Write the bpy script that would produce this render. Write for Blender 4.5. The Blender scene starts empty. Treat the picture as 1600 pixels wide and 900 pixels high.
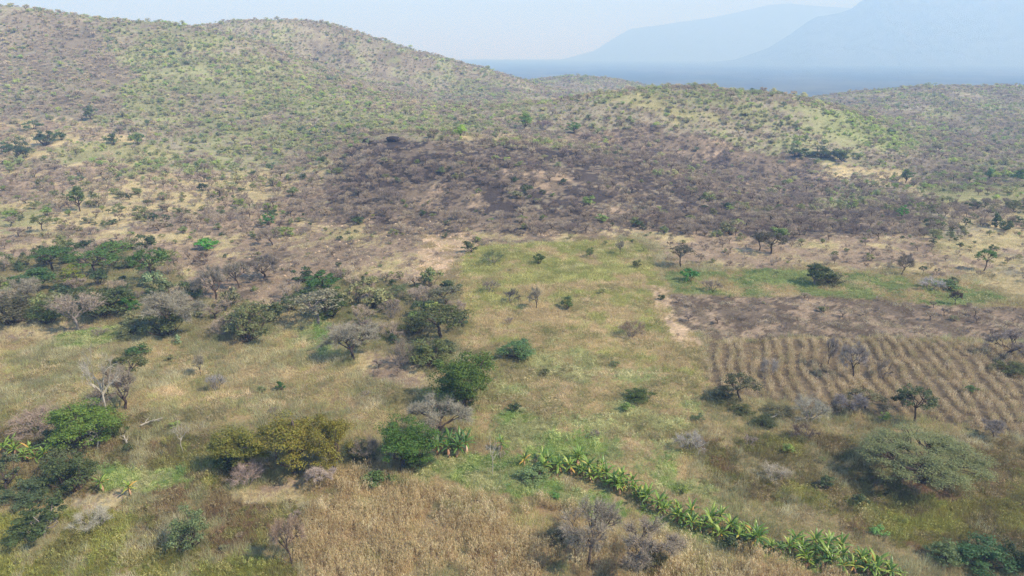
import bpy, math, random
import numpy as np
C = bpy.context.scene.collection
SC = bpy.context.scene
R = math.radians
RNG = np.random.default_rng(7)
random.seed(7)

# ------------------------------------------------------------------ camera
CAM_H, PITCH, FPX = 45.0, R(17.86), 800/math.tan(R(35))
cd = bpy.data.cameras.new('camera'); cam = bpy.data.objects.new('camera', cd); C.objects.link(cam)
cd.sensor_fit = 'HORIZONTAL'; cd.angle = R(70); cd.clip_start = 1; cd.clip_end = 30000
cam.location = (0, 0, CAM_H); cam.rotation_euler = (R(90)-PITCH, 0, 0)
SC.camera = cam
# ------------------------------------------------------------------ world, sun, exposure
SUN_EL, SUN_AZ = R(46), R(115)          # azimuth clockwise from +y: from the right, a little behind
w = bpy.data.worlds.new('World'); SC.world = w; w.use_nodes = True
nt = w.node_tree; bg = nt.nodes['Background']
sky = nt.nodes.new('ShaderNodeTexSky'); sky.sky_type = 'NISHITA'; sky.sun_disc = False
sky.sun_elevation = SUN_EL; sky.sun_rotation = SUN_AZ; sky.altitude = 900
sky.air_density = 1.0; sky.dust_density = 0.3; sky.ozone_density = 2.5
tn = nt.nodes.new('ShaderNodeMix'); tn.data_type = 'RGBA'; tn.blend_type = 'MULTIPLY'; tn.inputs['Factor'].default_value = 1; tn.inputs[7].default_value = (.87, .94, 1.01, 1)     # cool white balance of the whole sky
nt.links.new(sky.outputs[0], tn.inputs[6]); nt.links.new(tn.outputs[2], bg.inputs[0]); bg.inputs[1].default_value = 0.13
sl = bpy.data.lights.new('sun', 'SUN'); sun = bpy.data.objects.new('sun', sl); C.objects.link(sun)
sl.energy = 3.6; sl.angle = R(0.5); sl.color = (1, 0.96, 0.90)
sd = np.array([math.sin(SUN_AZ)*math.cos(SUN_EL), math.cos(SUN_AZ)*math.cos(SUN_EL), math.sin(SUN_EL)])
from mathutils import Vector
sun.rotation_euler = Vector(sd).to_track_quat('Z', 'Y').to_euler(); sun.location = (200, -100, 900)
vs = SC.view_settings; vs.view_transform = 'Standard'; vs.look = 'None'; vs.gamma = 1; vs.exposure = 0.97
SC.cycles.use_denoising = True; SC.cycles.denoiser = 'OPENIMAGEDENOISE'; SC.cycles.denoising_input_passes = 'RGB_ALBEDO_NORMAL'; SC.cycles.denoising_prefilter = 'NONE'
SC.cycles.max_bounces = 6; SC.cycles.diffuse_bounces = 3; SC.cycles.transmission_bounces = 3
SC.cycles.volume_bounces = 2; SC.cycles.transparent_max_bounces = 8
HAZE_DENSITY, HAZE_COLOR, HAZE_ANIS = 3.7e-4, (0.37, 0.59, 1.0), 0.0

# ------------------------------------------------------------------ little helpers
def S(r, g, b, k=1.0):
    f = lambda c: (c/255/12.92 if c <= 10 else ((c/255+.055)/1.055)**2.4)*k
    return np.array([f(r), f(g), f(b)])
def tag(o, label=None, cat=None, group=None, kind=None):
    if label: o['label'] = label
    if cat: o['category'] = cat
    if group: o['group'] = group
    if kind: o['kind'] = kind
    return o
def h2(ix, iy, s):
    n = (ix.astype(np.int64)*374761393 + iy.astype(np.int64)*668265263 + s*1442695041) & 0x7fffffff
    n = ((n ^ (n >> 13))*1274126177) & 0x7fffffff
    return ((n ^ (n >> 16)) & 0xffff)/65535.0
def vn(x, y, s=0):
    x = np.asarray(x, float); y = np.asarray(y, float)
    ix = np.floor(x); iy = np.floor(y); fx = x-ix; fy = y-iy
    fx = fx*fx*(3-2*fx); fy = fy*fy*(3-2*fy)
    a = h2(ix, iy, s); b = h2(ix+1, iy, s); c = h2(ix, iy+1, s); d = h2(ix+1, iy+1, s)
    return (a+(b-a)*fx)*(1-fy)+(c+(d-c)*fx)*fy
def fbm(x, y, s=0, o=4):
    t = 0; a = 1; n = 0
    for k in range(o):
        t = t+a*vn(x, y, s+k*17); n += a; a *= .5; x = x*2.03+11.7; y = y*2.03+5.3
    return t/n                                          # 0..1
# ------------------------------------------------------------------ the survey: photo pixel -> slope of the line of sight
CP, SP = math.cos(PITCH), math.sin(PITCH)
def ray(px, py):
    v = (py-450)/FPX
    return (px-800)/FPX, CP-v*SP, -SP-v*CP              # x, y, z
def z_at(d, py):
    _, ry, rz = ray(800, py); return CAM_H+d*rz/ry
def u_at(px, py):
    rx, ry, _ = ray(px, py); return rx/ry
# ------------------------------------------------------------------ terrain: ridges as knots along each bearing
UG = np.linspace(-1.7, 1.7, 171)
def knot(tab):
    tab = sorted(tab)
    us = [u_at(p, y) for p, d, y in tab]; ds = [d for p, d, y in tab]; zs = [z_at(d, y) for p, d, y in tab]
    return np.interp(UG, us, ds), np.interp(UG, us, zs)
KA = knot([(-300,172,393),(300,172,393),(500,170,395),(700,178,377),(1000,172,384),(1100,165,397),(1300,158,411),(1500,150,427),(1900,148,430)])
KA = (KA[0], KA[0]*0)
KB = knot([(-300,300,255),(0,300,252),(150,300,245),(300,300,262),(400,298,265),(500,292,252),(550,290,225),(600,290,213),(700,290,213),(800,292,219),(900,295,227),(1000,295,247),(1100,290,280),(1200,280,308),(1300,270,318),(1400,265,314),(1500,265,308),(1600,265,302),(1900,265,300)])
ub = UG
dipC = np.interp(ub, [u_at(p,240) for p in (450,540,600,900,1000,1100,1180)], [0,-3,-5,-5,-3.5,-1.5,0])
KCl = knot([(-300,350,215),(0,350,214),(150,350,210),(300,350,225),(450,345,235),(1180,330,280),(1300,330,285),(1400,330,278),(1500,330,272),(1600,330,268),(1900,330,265)])
KC = (KB[0]+46, np.where(dipC < 0, KB[1]+dipC, KCl[1]))
KD = knot([(-300,440,140),(0,440,140),(150,440,140),(300,440,150),(400,440,155),(500,440,162),(600,440,170),(700,440,180),(800,440,172),(850,440,161),(900,440,152),(950,440,143),(1000,440,138),(1080,440,135),(1150,440,141),(1220,440,150),(1270,440,161),(1330,440,180),(1400,440,206),(1450,440,222),(1500,440,228),(1900,440,228)])
KEl = knot([(-300,520,75),(0,520,75),(150,520,85),(300,520,95),(400,520,110),(500,520,128),(600,520,150),(700,520,166),(760,520,172),(1340,520,197),(1400,520,190),(1500,520,200),(1900,520,200)])
dipE = np.interp(UG, [u_at(p,160) for p in (740,800,900,1200,1300,1350)], [0,-5,-10,-10,-4,0])
KE = (KEl[0], np.where(dipE < 0, KD[1]+dipE, KEl[1]))
KF = knot([(-300,600,0),(-100,600,5),(0,600,11),(60,600,13),(100,600,21),(150,600,32),(200,600,34),(260,600,39),(300,600,41),(350,600,51),(400,600,67),(450,600,90),(500,600,112),(550,600,132),(600,600,148),(700,600,164),(800,600,161),(900,600,166),(1300,600,168),(1330,600,173),(1400,600,172),(1500,600,175),(1900,600,175)])
KG = knot([(-300,690,40),(200,690,50),(300,690,52),(350,690,56),(400,690,66),(450,690,88),(500,690,107),(600,690,131),(700,690,148),(800,690,152),(900,690,165),(1250,690,172),(1300,690,165),(1400,690,158),(1900,690,158)])
KH = knot([(-300,800,60),(0,800,60),(200,800,55),(300,800,43),(330,800,36),(350,800,34),(420,800,33),(470,800,28),(500,800,32),(530,800,42),(570,800,55),(600,800,66),(650,800,81),(700,800,93),(750,800,107),(800,800,122),(850,800,136),(900,800,150),(1000,800,160),(1200,800,165),(1250,800,156),(1300,800,147),(1350,800,142),(1400,800,137),(1450,800,133),(1500,800,134),(1600,800,135),(1900,800,130)])
KI = knot([(-300,920,110),(500,920,110),(700,920,130),(800,920,141),(900,920,145),(1100,920,165),(1900,920,165)])
KJ = knot([(-300,1050,160),(650,1050,150),(780,1050,131),(850,1050,122),(900,1050,118),(950,1050,122),(1000,1050,131),(1050,1050,143),(1100,1050,155),(1900,1050,165)])
PLAIN = -70.0
knots = [(UG*0-100, UG*0), (UG*0+90, UG*0), KA, KB, KC, KD, KE, KF, KG, KH, KI, KJ, (UG*0+1300, UG*0-45), (UG*0+1700, UG*0+PLAIN), (UG*0+16000, UG*0+PLAIN)]
DG = np.concatenate([np.linspace(-100, 1400, 501), np.linspace(1405, 1800, 60), [16000]])
def pchip(xs, ys, xq):
    h = np.diff(xs); dl = np.diff(ys)/h; m = np.zeros(len(xs))
    for i in range(1, len(xs)-1):
        if dl[i-1]*dl[i] > 0:
            w1 = 2*h[i]+h[i-1]; w2 = h[i]+2*h[i-1]; m[i] = (w1+w2)/(w1/dl[i-1]+w2/dl[i])
    k = np.clip(np.searchsorted(xs, xq)-1, 0, len(xs)-2); t = (xq-xs[k])/h[k]
    return (ys[k]*(1+2*t)*(1-t)**2+h[k]*m[k]*t*(1-t)**2+ys[k+1]*t*t*(3-2*t)+h[k]*m[k+1]*t*t*(t-1))
LUT = np.array([pchip(np.array([k[0][j] for k in knots]), np.array([k[1][j] for k in knots]), DG) for j in range(len(UG))])
for _ in range(2):                                       # soften across bearings and distance
    P_ = np.pad(LUT, ((1, 1), (0, 0)), 'edge'); LUT = P_[:-2]*.25+P_[1:-1]*.5+P_[2:]*.25
def H(x, y):
    x = np.asarray(x, float); y = np.asarray(y, float)
    u = np.clip(x/np.maximum(y, 40), UG[0], UG[-1]-1e-6); d = np.clip(y, DG[0], DG[-1]-1e-3)
    fu = (u-UG[0])/(UG[1]-UG[0]); iu = np.clip(fu.astype(int), 0, len(UG)-2); fu = fu-iu
    i_d = np.clip(np.searchsorted(DG, d)-1, 0, len(DG)-2); fd = (d-DG[i_d])/(DG[i_d+1]-DG[i_d])
    z = (LUT[iu, i_d]*(1-fd)+LUT[iu, i_d+1]*fd)*(1-fu)+(LUT[iu+1, i_d]*(1-fd)+LUT[iu+1, i_d+1]*fd)*fu
    hill = np.clip((y-190)/150, 0, 1)*np.clip((1500-y)/300, 0, 1)
    z = z+hill*((fbm(x/45, y/45, 3)-.5)*5.0+(fbm(x/14, y/14, 9, 3)-.5)*1.6)
    return z+(fbm(x/11, y/11, 5, 3)-.5)*.7*np.clip((1200-y)/600, 0, 1)
MARCH = np.concatenate([np.arange(40, 260, .25), np.arange(260, 1300, 1.0), np.arange(1300, 9000, 10)])
def at(px, py):                                          # where the line of sight meets the ground
    rx, ry, rz = ray(px, py); d = MARCH; x = d*rx/ry
    below = np.nonzero(CAM_H+d*rz/ry <= H(x, d))[0]
    k = below[0] if len(below) else len(d)-1
    return float(x[k]), float(d[k])
def project(x, y, z):
    zc = y*CP-(z-CAM_H)*SP; v = -(y*SP+(z-CAM_H)*CP)
    zc = np.maximum(zc, .1)
    return 800+FPX*x/zc, 450+FPX*v/zc, zc
# ------------------------------------------------------------------ land cover map (world polygons)
def inside(poly, x, y):
    res = np.zeros(np.shape(x), bool); n = len(poly)
    for i in range(n):
        x0, y0 = poly[i]; x1, y1 = poly[(i+1) % n]
        if y0 == y1: continue
        c = ((y0 > y) != (y1 > y)) & (x < (x1-x0)*(y-y0)/(y1-y0)+x0); res ^= c
    return res
# cover: ground colour, grass tints, grass height m, grass density, shrub density, mix (bare, green, dark, bright)
def pale(c, ds=.2, br=1.1): g = c@np.array([.3, .55, .15]); return (c+(g-c)*ds)*br*np.array([.95, 1.0, .94])
COV = {}
def cover(n, ground, tints, gh, gd, sd_, mix):
    COV[n] = dict(i=len(COV), ground=S(*ground), tints=np.array([pale(S(*t)) for t in tints]), gh=gh, gd=gd, sd=sd_, mix=np.array(mix)/sum(mix))
TAN = [(196,176,128),(182,160,114),(172,160,98),(160,140,104)]
cover('field', (134,118,86), TAN, .75, 1, .08, (3,2,2,1))
cover('litter', (150,130,108), [(180,158,128),(166,142,120),(190,168,136),(154,130,114)], .4, .55, 1.35, (10,1.2,.4,.15))
cover('hillgrey', (142,132,110), [(186,170,124),(160,148,110)], .6, .4, 1.3, (4.4,4,.4,.6))
cover('hillbare', (128,116,98), [(168,146,118),(150,130,112)], .6, .4, 1.25, (9,1.4,.5,.1))
cover('hillgreen', (140,138,100), [(186,170,116),(160,160,96)], .6, .4, 1.35, (2.2,6.8,.6,1.8))
cover('gold', (176,158,118), [(202,184,140),(192,172,128),(182,172,118)], .6, .75, .32, (5,3,1.6,.8))
cover('goldgreen', (152,144,104), [(178,170,114),(166,164,104)], .6, .75, .5, (3,4,1.5,1.5))
cover('burnt', (70,62,58), [(104,92,82),(120,106,92)], .4, .1, .85, (12,.3,.1,.08))
cover('brown', (116,102,86), [(156,136,112),(140,120,106)], .4, .35, 1.25, (10,1.0,.3,.1))
cover('brightgreen', (130,132,90), [(156,162,96),(160,158,104)], .6, .5, 1.5, (1.5,4,.8,5))
cover('midgreen', (124,120,68), [(172,168,88),(190,178,104),(150,152,72),(196,180,120)], .65, 1.1, .03, (3,2,2,1))
cover('midtan', (144,124,90), [(206,178,128),(190,166,112),(178,168,100),(214,184,140)], .65, 1.1, .035, (3,2,2,1))
cover('midolive', (122,112,74), [(168,150,100),(150,146,84),(184,160,116),(140,130,84)], .7, 1.15, .05, (3,2,2,1))
cover('pale', (186,160,130), [(204,180,144),(186,162,128)], .35, .6, .02, (9,1,0,0))
cover('strip', (112,118,70), [(140,152,82),(160,164,96),(116,140,70),(180,168,112)], .55, 1.1, .04, (3,2,2,1))
cover('scorched', (98,84,70), [(156,136,108),(184,164,128),(116,104,90),(198,178,142)], .4, .55, .03, (9,1,0,0))
cover('maize', (108,94,74), [(200,168,120),(180,150,108)], .4, .25, .0, (1,1,1,1))
cover('leftgrass', (134,118,84), [(184,172,126),(170,160,114),(154,150,96),(188,174,136)], .9, 1.15, .09, (4,2,1,1))
cover('lush', (104,120,58), [(150,164,84),(176,180,98),(130,156,80),(170,168,106)], .6, 1.2, .06, (2,4,2,2))
cover('palegreen', (130,128,82), [(176,174,112),(190,180,120),(150,158,96),(200,184,132)], .6, 1.2, .05, (2,4,2,2))
cover('olive', (100,92,50), [(146,138,66),(160,148,76),(128,128,56),(176,160,96)], .75, 1.3, .09, (2,3,2,1))
cover('yellow', (110,106,46), [(164,158,64),(150,150,58),(178,164,86),(140,140,56)], .75, 1.3, .05, (2,3,2,1))
cover('rust', (100,82,58), [(150,118,82),(140,106,72),(164,140,92),(130,118,70)], .75, 1.3, .07, (4,2,1,1))
cover('darkgrass', (96,86,56), [(140,122,78),(122,116,66),(156,132,92),(112,100,62)], .75, 1.25, .13, (4,3,2,1))
cover('redsoil', (122,98,76), [(150,106,80),(160,120,88)], .4, .6, .0, (4,3,2,1))
cover('browncrop', (140,118,88), [(198,160,114),(184,146,102),(170,132,94),(206,174,128)], .5, .6, .0, (4,3,2,1))
cover('thicket',  (120,112,78),  [(150,146,88),(160,140,100),(120,126,70)], .7, .9, 1.35, (4,3,3.2,.3))
cover('plain', (52,60,46), [(120,120,80)], .5, 0, 0, (1,1,1,1))
NAMES = list(COV)
POLY = []
def region(n, pts, amp=1.0): POLY.append((COV[n]['i'], [at(*p) for p in pts], amp))
region('hillbare', [(-90,14),(0,16),(100,27),(170,42),(195,100),(175,160),(60,178),(0,172),(-90,170)], 9)
region('hillgreen', [(185,44),(300,48),(380,72),(460,105),(560,145),(650,172),(780,182),(760,206),(560,208),(510,235),(430,258),(330,252),(250,216),(180,165),(195,100)], 9)
region('hillgreen', [(800,178),(880,162),(960,147),(1080,140),(1200,152),(1290,180),(1420,226),(1420,242),(1250,238),(1000,195),(860,200)], 7)
region('hillgrey', [(900,178),(980,152),(1060,158),(1200,190),(1250,215),(1100,205),(960,200)], 6)
region('goldgreen', [(940,158),(985,150),(1050,165),(1130,185),(1060,190),(980,180)], 6)
region('brightgreen', [(1275,180),(1330,178),(1400,205),(1440,226),(1400,238),(1310,222)], 5)
region('brown', [(860,205),(1000,200),(1250,240),(1330,290),(1250,335),(1150,318),(1050,275),(950,238)], 5)
region('litter', [(-90,352),(100,372),(260,345),(430,318),(500,270),(620,325),(1000,338),(1180,345),(1400,318),(1480,380),(1545,432),(1400,428),(1040,410),(1000,372),(740,376),(650,430),(560,470),(430,480),(250,470),(0,415),(-90,410)], 4)
region('brown', [(500,335),(520,275),(620,322),(1000,330),(1180,340),(1400,315),(1460,368),(1200,378),(1000,362),(800,360),(640,358),(520,352)], 4)
region('burnt', [(520,258),(556,228),(600,219),(700,219),(800,226),(900,234),(1000,260),(1080,290),(1150,322),(1170,345),(1080,340),(1000,322),(900,330),(850,318),(780,330),(700,322),(640,300),(560,292)], 5)
region('brown', [(560,290),(640,282),(720,290),(760,312),(700,330),(600,322)], 5)
region('brown', [(800,250),(870,262),(900,300),(850,300),(800,280)], 4)
region('gold', [(478,272),(520,235),(545,226),(552,232),(520,258),(500,280)], 1.5)
region('gold', [(700,206),(830,212),(960,232),(960,238),(830,222),(700,216)], 2)
region('gold', [(-90,180),(40,186),(120,196),(235,226),(258,240),(140,248),(-90,250)], 6)
region('goldgreen', [(70,232),(250,228),(300,250),(200,262),(90,262)], 5)
region('litter', [(-90,262),(120,258),(220,262),(140,290),(60,305),(-90,315)], 4)
region('gold', [(-90,318),(60,308),(150,290),(270,268),(420,262),(495,275),(440,318),(260,342),(110,368),(-90,350)], 4)
region('goldgreen', [(-90,330),(50,325),(70,350),(-90,358)], 3)
region('gold', [(1270,262),(1400,268),(1480,300),(1600,318),(1690,330),(1690,480),(1600,465),(1545,425),(1485,382),(1500,330),(1440,312),(1330,285)], 4)
region('goldgreen', [(1420,290),(1690,290),(1690,320),(1500,318)], 4)
region('leftgrass', [(-90,490),(60,490),(180,520),(330,530),(430,540),(700,560),(712,640),(560,690),(380,660),(220,660),(-90,640)], 1.5)
region('gold', [(-90,480),(60,492),(130,505),(160,520),(60,530),(-90,535)], 1.5)
region('thicket', [(-90,432),(60,395),(150,385),(270,392),(285,430),(330,480),(410,480),(430,520),(330,532),(180,520),(140,505),(60,488),(-90,488)], 1.5)
region('thicket', [(440,480),(480,440),(545,430),(640,440),(712,450),(716,520),(700,580),(640,590),(600,560),(520,560),(540,520),(500,495)], 1.5)
region('palegreen', [(430,520),(500,505),(520,540),(540,560),(430,545)], 1)
region('lush', [(495,500),(512,490),(522,540),(512,565),(498,545)], .6)
region('lush', [(80,520),(200,510),(210,530),(140,545),(80,540)], 1)
region('gold', [(560,550),(640,560),(670,590),(640,605),(570,590)], 1)
region('midgreen', [(733,386),(800,380),(990,374),(1012,392),(1030,440),(715,450),(722,400)], .4)
region('midtan', [(715,448),(1030,438),(1045,480),(1080,540),(1110,600),(1080,690),(900,560),(720,545)], .8)
region('midolive', [(720,540),(830,525),(950,560),(1090,590),(1100,650),(1060,700),(980,720),(800,690),(740,640)], 1.5)
region('pale', [(1015,445),(1040,450),(1052,490),(1095,540),(1060,545),(1020,480)], .7)
region('pale', [(655,365),(735,362),(730,392),(700,420),(640,440),(650,400)], 2)
region('strip', [(1035,425),(1200,420),(1530,442),(1580,468),(1500,478),(1300,466),(1050,458)], .8)
region('scorched', [(1040,459),(1300,467),(1500,479),(1690,482),(1690,535),(1500,529),(1100,530),(1055,505)], .8)
region('maize', [(1100,535),(1400,530),(1690,545),(1690,690),(1530,676),(1440,650),(1300,650),(1200,625),(1110,605)], .8)
region('palegreen', [(735,640),(800,640),(960,690),(1080,700),(1130,780),(1000,760),(830,720),(740,700)], 1.5)
region('darkgrass', [(1050,690),(1330,680),(1450,690),(1700,700),(1700,860),(1460,860),(1180,790),(1080,740)], 1.5)
region('olive', [(1200,740),(1330,770),(1500,780),(1700,790),(1700,840),(1400,830),(1230,790)], 1.5)
region('redsoil', [(1340,735),(1440,745),(1510,765),(1480,780),(1370,765)], 1)
region('lush', [(645,722),(720,705),(800,715),(870,745),(1000,800),(960,820),(860,790),(720,765),(640,745)], 1)
region('palegreen', [(560,738),(660,742),(760,765),(850,785),(760,790),(600,755)], .8)
region('lush', [(1000,800),(1100,830),(1300,880),(1400,920),(1300,905),(1100,855),(1020,830)], .8)
region('darkgrass', [(-90,640),(220,655),(330,680),(340,740),(200,790),(-90,780)], 1.5)
region('olive', [(230,690),(340,680),(420,740),(300,770),(230,740)], 1.2)
region('lush', [(150,730),(280,735),(290,765),(190,780),(150,765)], 1)
region('yellow', [(-200,800),(40,815),(160,800),(300,850),(440,885),(450,960),(-200,960)], 1.2)
region('rust', [(160,800),(250,760),(380,765),(450,790),(450,850),(330,850),(240,825)], 1.2)
region('gold', [(100,790),(200,765),(190,795),(120,812)], .8)
region('gold', [(340,765),(480,752),(470,790),(380,785)], .8)
region('browncrop', [(480,765),(600,742),(720,768),(850,795),(960,830),(1060,850),(1180,868),(1300,898),(1420,970),(440,970),(430,830)], 1.6)
MIXIN = [('burnt','brown',.3,7), ('burnt','hillbare',.1,4), ('brown','litter',.2,8), ('brown','burnt',.22,6), ('litter','brown',.14,9), ('litter','gold',.22,7), ('hillgreen','hillgrey',.24,16), ('hillgrey','hillgreen',.4,20), ('hillgrey','hillbare',.34,14),
    ('hillbare','hillgrey',.35,14), ('gold','litter',.4,8), ('gold','hillgrey',.12,9), ('midgreen','midtan',.24,4.5), ('midtan','midgreen',.28,5), ('midtan','midolive',.16,4), ('midolive','midtan',.36,4.5), ('midolive','palegreen',.2,4), ('scorched','brown',.45,3.0), ('scorched','litter',.3,2.0), ('strip','midtan',.34,4),
    ('pale','litter',.3,3), ('pale','midtan',.15,2.5), ('leftgrass','midolive',.3,5), ('leftgrass','midtan',.35,5), ('lush','palegreen',.42,3.2), ('palegreen','lush',.22,3), ('palegreen','midtan',.3,3.5), ('olive','darkgrass',.35,3), ('olive','yellow',.2,3), ('yellow','olive',.4,3), ('yellow','leftgrass',.2,2.5), ('rust','olive',.36,3), ('rust','leftgrass',.22,3),
    ('darkgrass','olive',.34,3.5), ('darkgrass','rust',.25,3), ('darkgrass','leftgrass',.26,3), ('browncrop','midtan',.2,3), ('browncrop','leftgrass',.15,2.5), ('redsoil','darkgrass',.4,2), ('field','leftgrass',.4,5)]
def landcover(x, y, seed=0):
    x = np.asarray(x, float); y = np.asarray(y, float)
    idx = np.where(y < 185, COV['field']['i'], np.where(y < 1150, COV['hillgrey']['i'], COV['plain']['i'])).astype(int)
    far = np.clip(y/150, .6, 3)
    nx = (fbm(x/(9*far), y/(9*far), 21)-.5)*2; ny = (fbm(x/(9*far), y/(9*far), 31)-.5)*2
    jx = (vn(x*1.3, y*1.3, 77)-.5)*2; jy = (vn(x*1.3, y*1.3, 78)-.5)*2
    for i, poly, amp in POLY:
        idx[inside(poly, x+(nx*2.2+jx*.9)*amp, y+(ny*2.2+jy*.9)*amp)] = i
    base = idx.copy(); salt = (h2(np.floor(x*5), np.floor(y*5), 7)-.5)*.22
    for q, (a, b, fr, sc) in enumerate(MIXIN):
        m = base == COV[a]['i']
        if m.any():
            f = fbm(x[m]/sc, y[m]/(sc*1.3), 300+q*7, 4)+salt[m]; th = .5+(.5-fr)*.42
            sub = idx[m]; sub[f > th] = COV[b]['i']; idx[m] = sub
    return idx
# ------------------------------------------------------------------ materials
def mat(name):
    m = bpy.data.materials.new(name); m.use_nodes = True; m.node_tree.nodes.clear()
    return m, m.node_tree.nodes, m.node_tree.links
def leaf_mat(name, trans=.3, lo=.62, hi=1.3, rough=.6, spec=.25):
    m, n, l = mat(name)
    a = n.new('ShaderNodeAttribute'); a.attribute_type = 'INSTANCER'; a.attribute_name = 'tint'
    g = n.new('ShaderNodeNewGeometry')
    mr = n.new('ShaderNodeMapRange'); mr.inputs[3].default_value = lo; mr.inputs[4].default_value = hi
    l.new(g.outputs['Random Per Island'], mr.inputs[0])
    vm = n.new('ShaderNodeVectorMath'); vm.operation = 'SCALE'; l.new(a.outputs['Vector'], vm.inputs[0]); l.new(mr.outputs[0], vm.inputs['Scale'])
    hs = n.new('ShaderNodeHueSaturation'); wn = n.new('ShaderNodeTexWhiteNoise'); wn.noise_dimensions = '1D'
    l.new(g.outputs['Random Per Island'], wn.inputs['W'])
    m2 = n.new('ShaderNodeMapRange'); m2.inputs[3].default_value = .475; m2.inputs[4].default_value = .525
    l.new(wn.outputs['Value'], m2.inputs[0]); l.new(m2.outputs[0], hs.inputs['Hue']); l.new(vm.outputs[0], hs.inputs['Color'])
    p = n.new('ShaderNodeBsdfPrincipled'); p.inputs['Roughness'].default_value = rough; p.inputs['Specular IOR Level'].default_value = spec
    l.new(hs.outputs[0], p.inputs['Base Color'])
    o = n.new('ShaderNodeOutputMaterial')
    if trans > 0:
        t = n.new('ShaderNodeBsdfTranslucent'); l.new(hs.outputs[0], t.inputs[0])
        mx = n.new('ShaderNodeMixShader'); mx.inputs[0].default_value = trans
        l.new(p.outputs[0], mx.inputs[1]); l.new(t.outputs[0], mx.inputs[2]); l.new(mx.outputs[0], o.inputs[0])
    else: l.new(p.outputs[0], o.inputs[0])
    return m
M_LEAF = leaf_mat('foliage'); M_GRASS = leaf_mat('dry_grass', .35, .65, 1.35, .8, .1); M_TWIG = leaf_mat('twigs', 0, .7, 1.3, .9, .05)
M_BANANA = leaf_mat('banana_leaf', .3, .8, 1.2, .42, .5)
def bark(name, c1, c2):
    m, n, l = mat(name); tc = n.new('ShaderNodeTexCoord'); ns = n.new('ShaderNodeTexNoise'); ns.inputs['Scale'].default_value = 9; ns.inputs['Detail'].default_value = 6
    l.new(tc.outputs['Object'], ns.inputs['Vector'])
    cr = n.new('ShaderNodeValToRGB'); cr.color_ramp.elements[0].color = (*c1, 1); cr.color_ramp.elements[1].color = (*c2, 1)
    cr.color_ramp.elements[0].position = .3; cr.color_ramp.elements[1].position = .7
    l.new(ns.outputs[0], cr.inputs[0]); p = n.new('ShaderNodeBsdfPrincipled'); p.inputs['Roughness'].default_value = .9; p.inputs['Specular IOR Level'].default_value = .1
    l.new(cr.outputs[0], p.inputs['Base Color']); b = n.new('ShaderNodeBump'); b.inputs['Strength'].default_value = .5; l.new(ns.outputs[0], b.inputs['Height']); l.new(b.outputs[0], p.inputs['Normal'])
    o = n.new('ShaderNodeOutputMaterial'); l.new(p.outputs[0], o.inputs[0]); return m
M_DARK = bark('dark_bark', S(60,48,44), S(96,82,74)); M_GREY = bark('grey_bark', S(110,100,94), S(150,138,128)); M_WHITE = bark('bleached_wood', S(140,132,118), S(190,180,162))
M_ROCK = bark('charred_rock', S(26,24,28), S(64,56,56)); M_STONE = bark('pale_stone', S(170,140,112), S(222,196,164)); M_STEM = bark('banana_stem', S(96,88,52), S(140,116,72))
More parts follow.
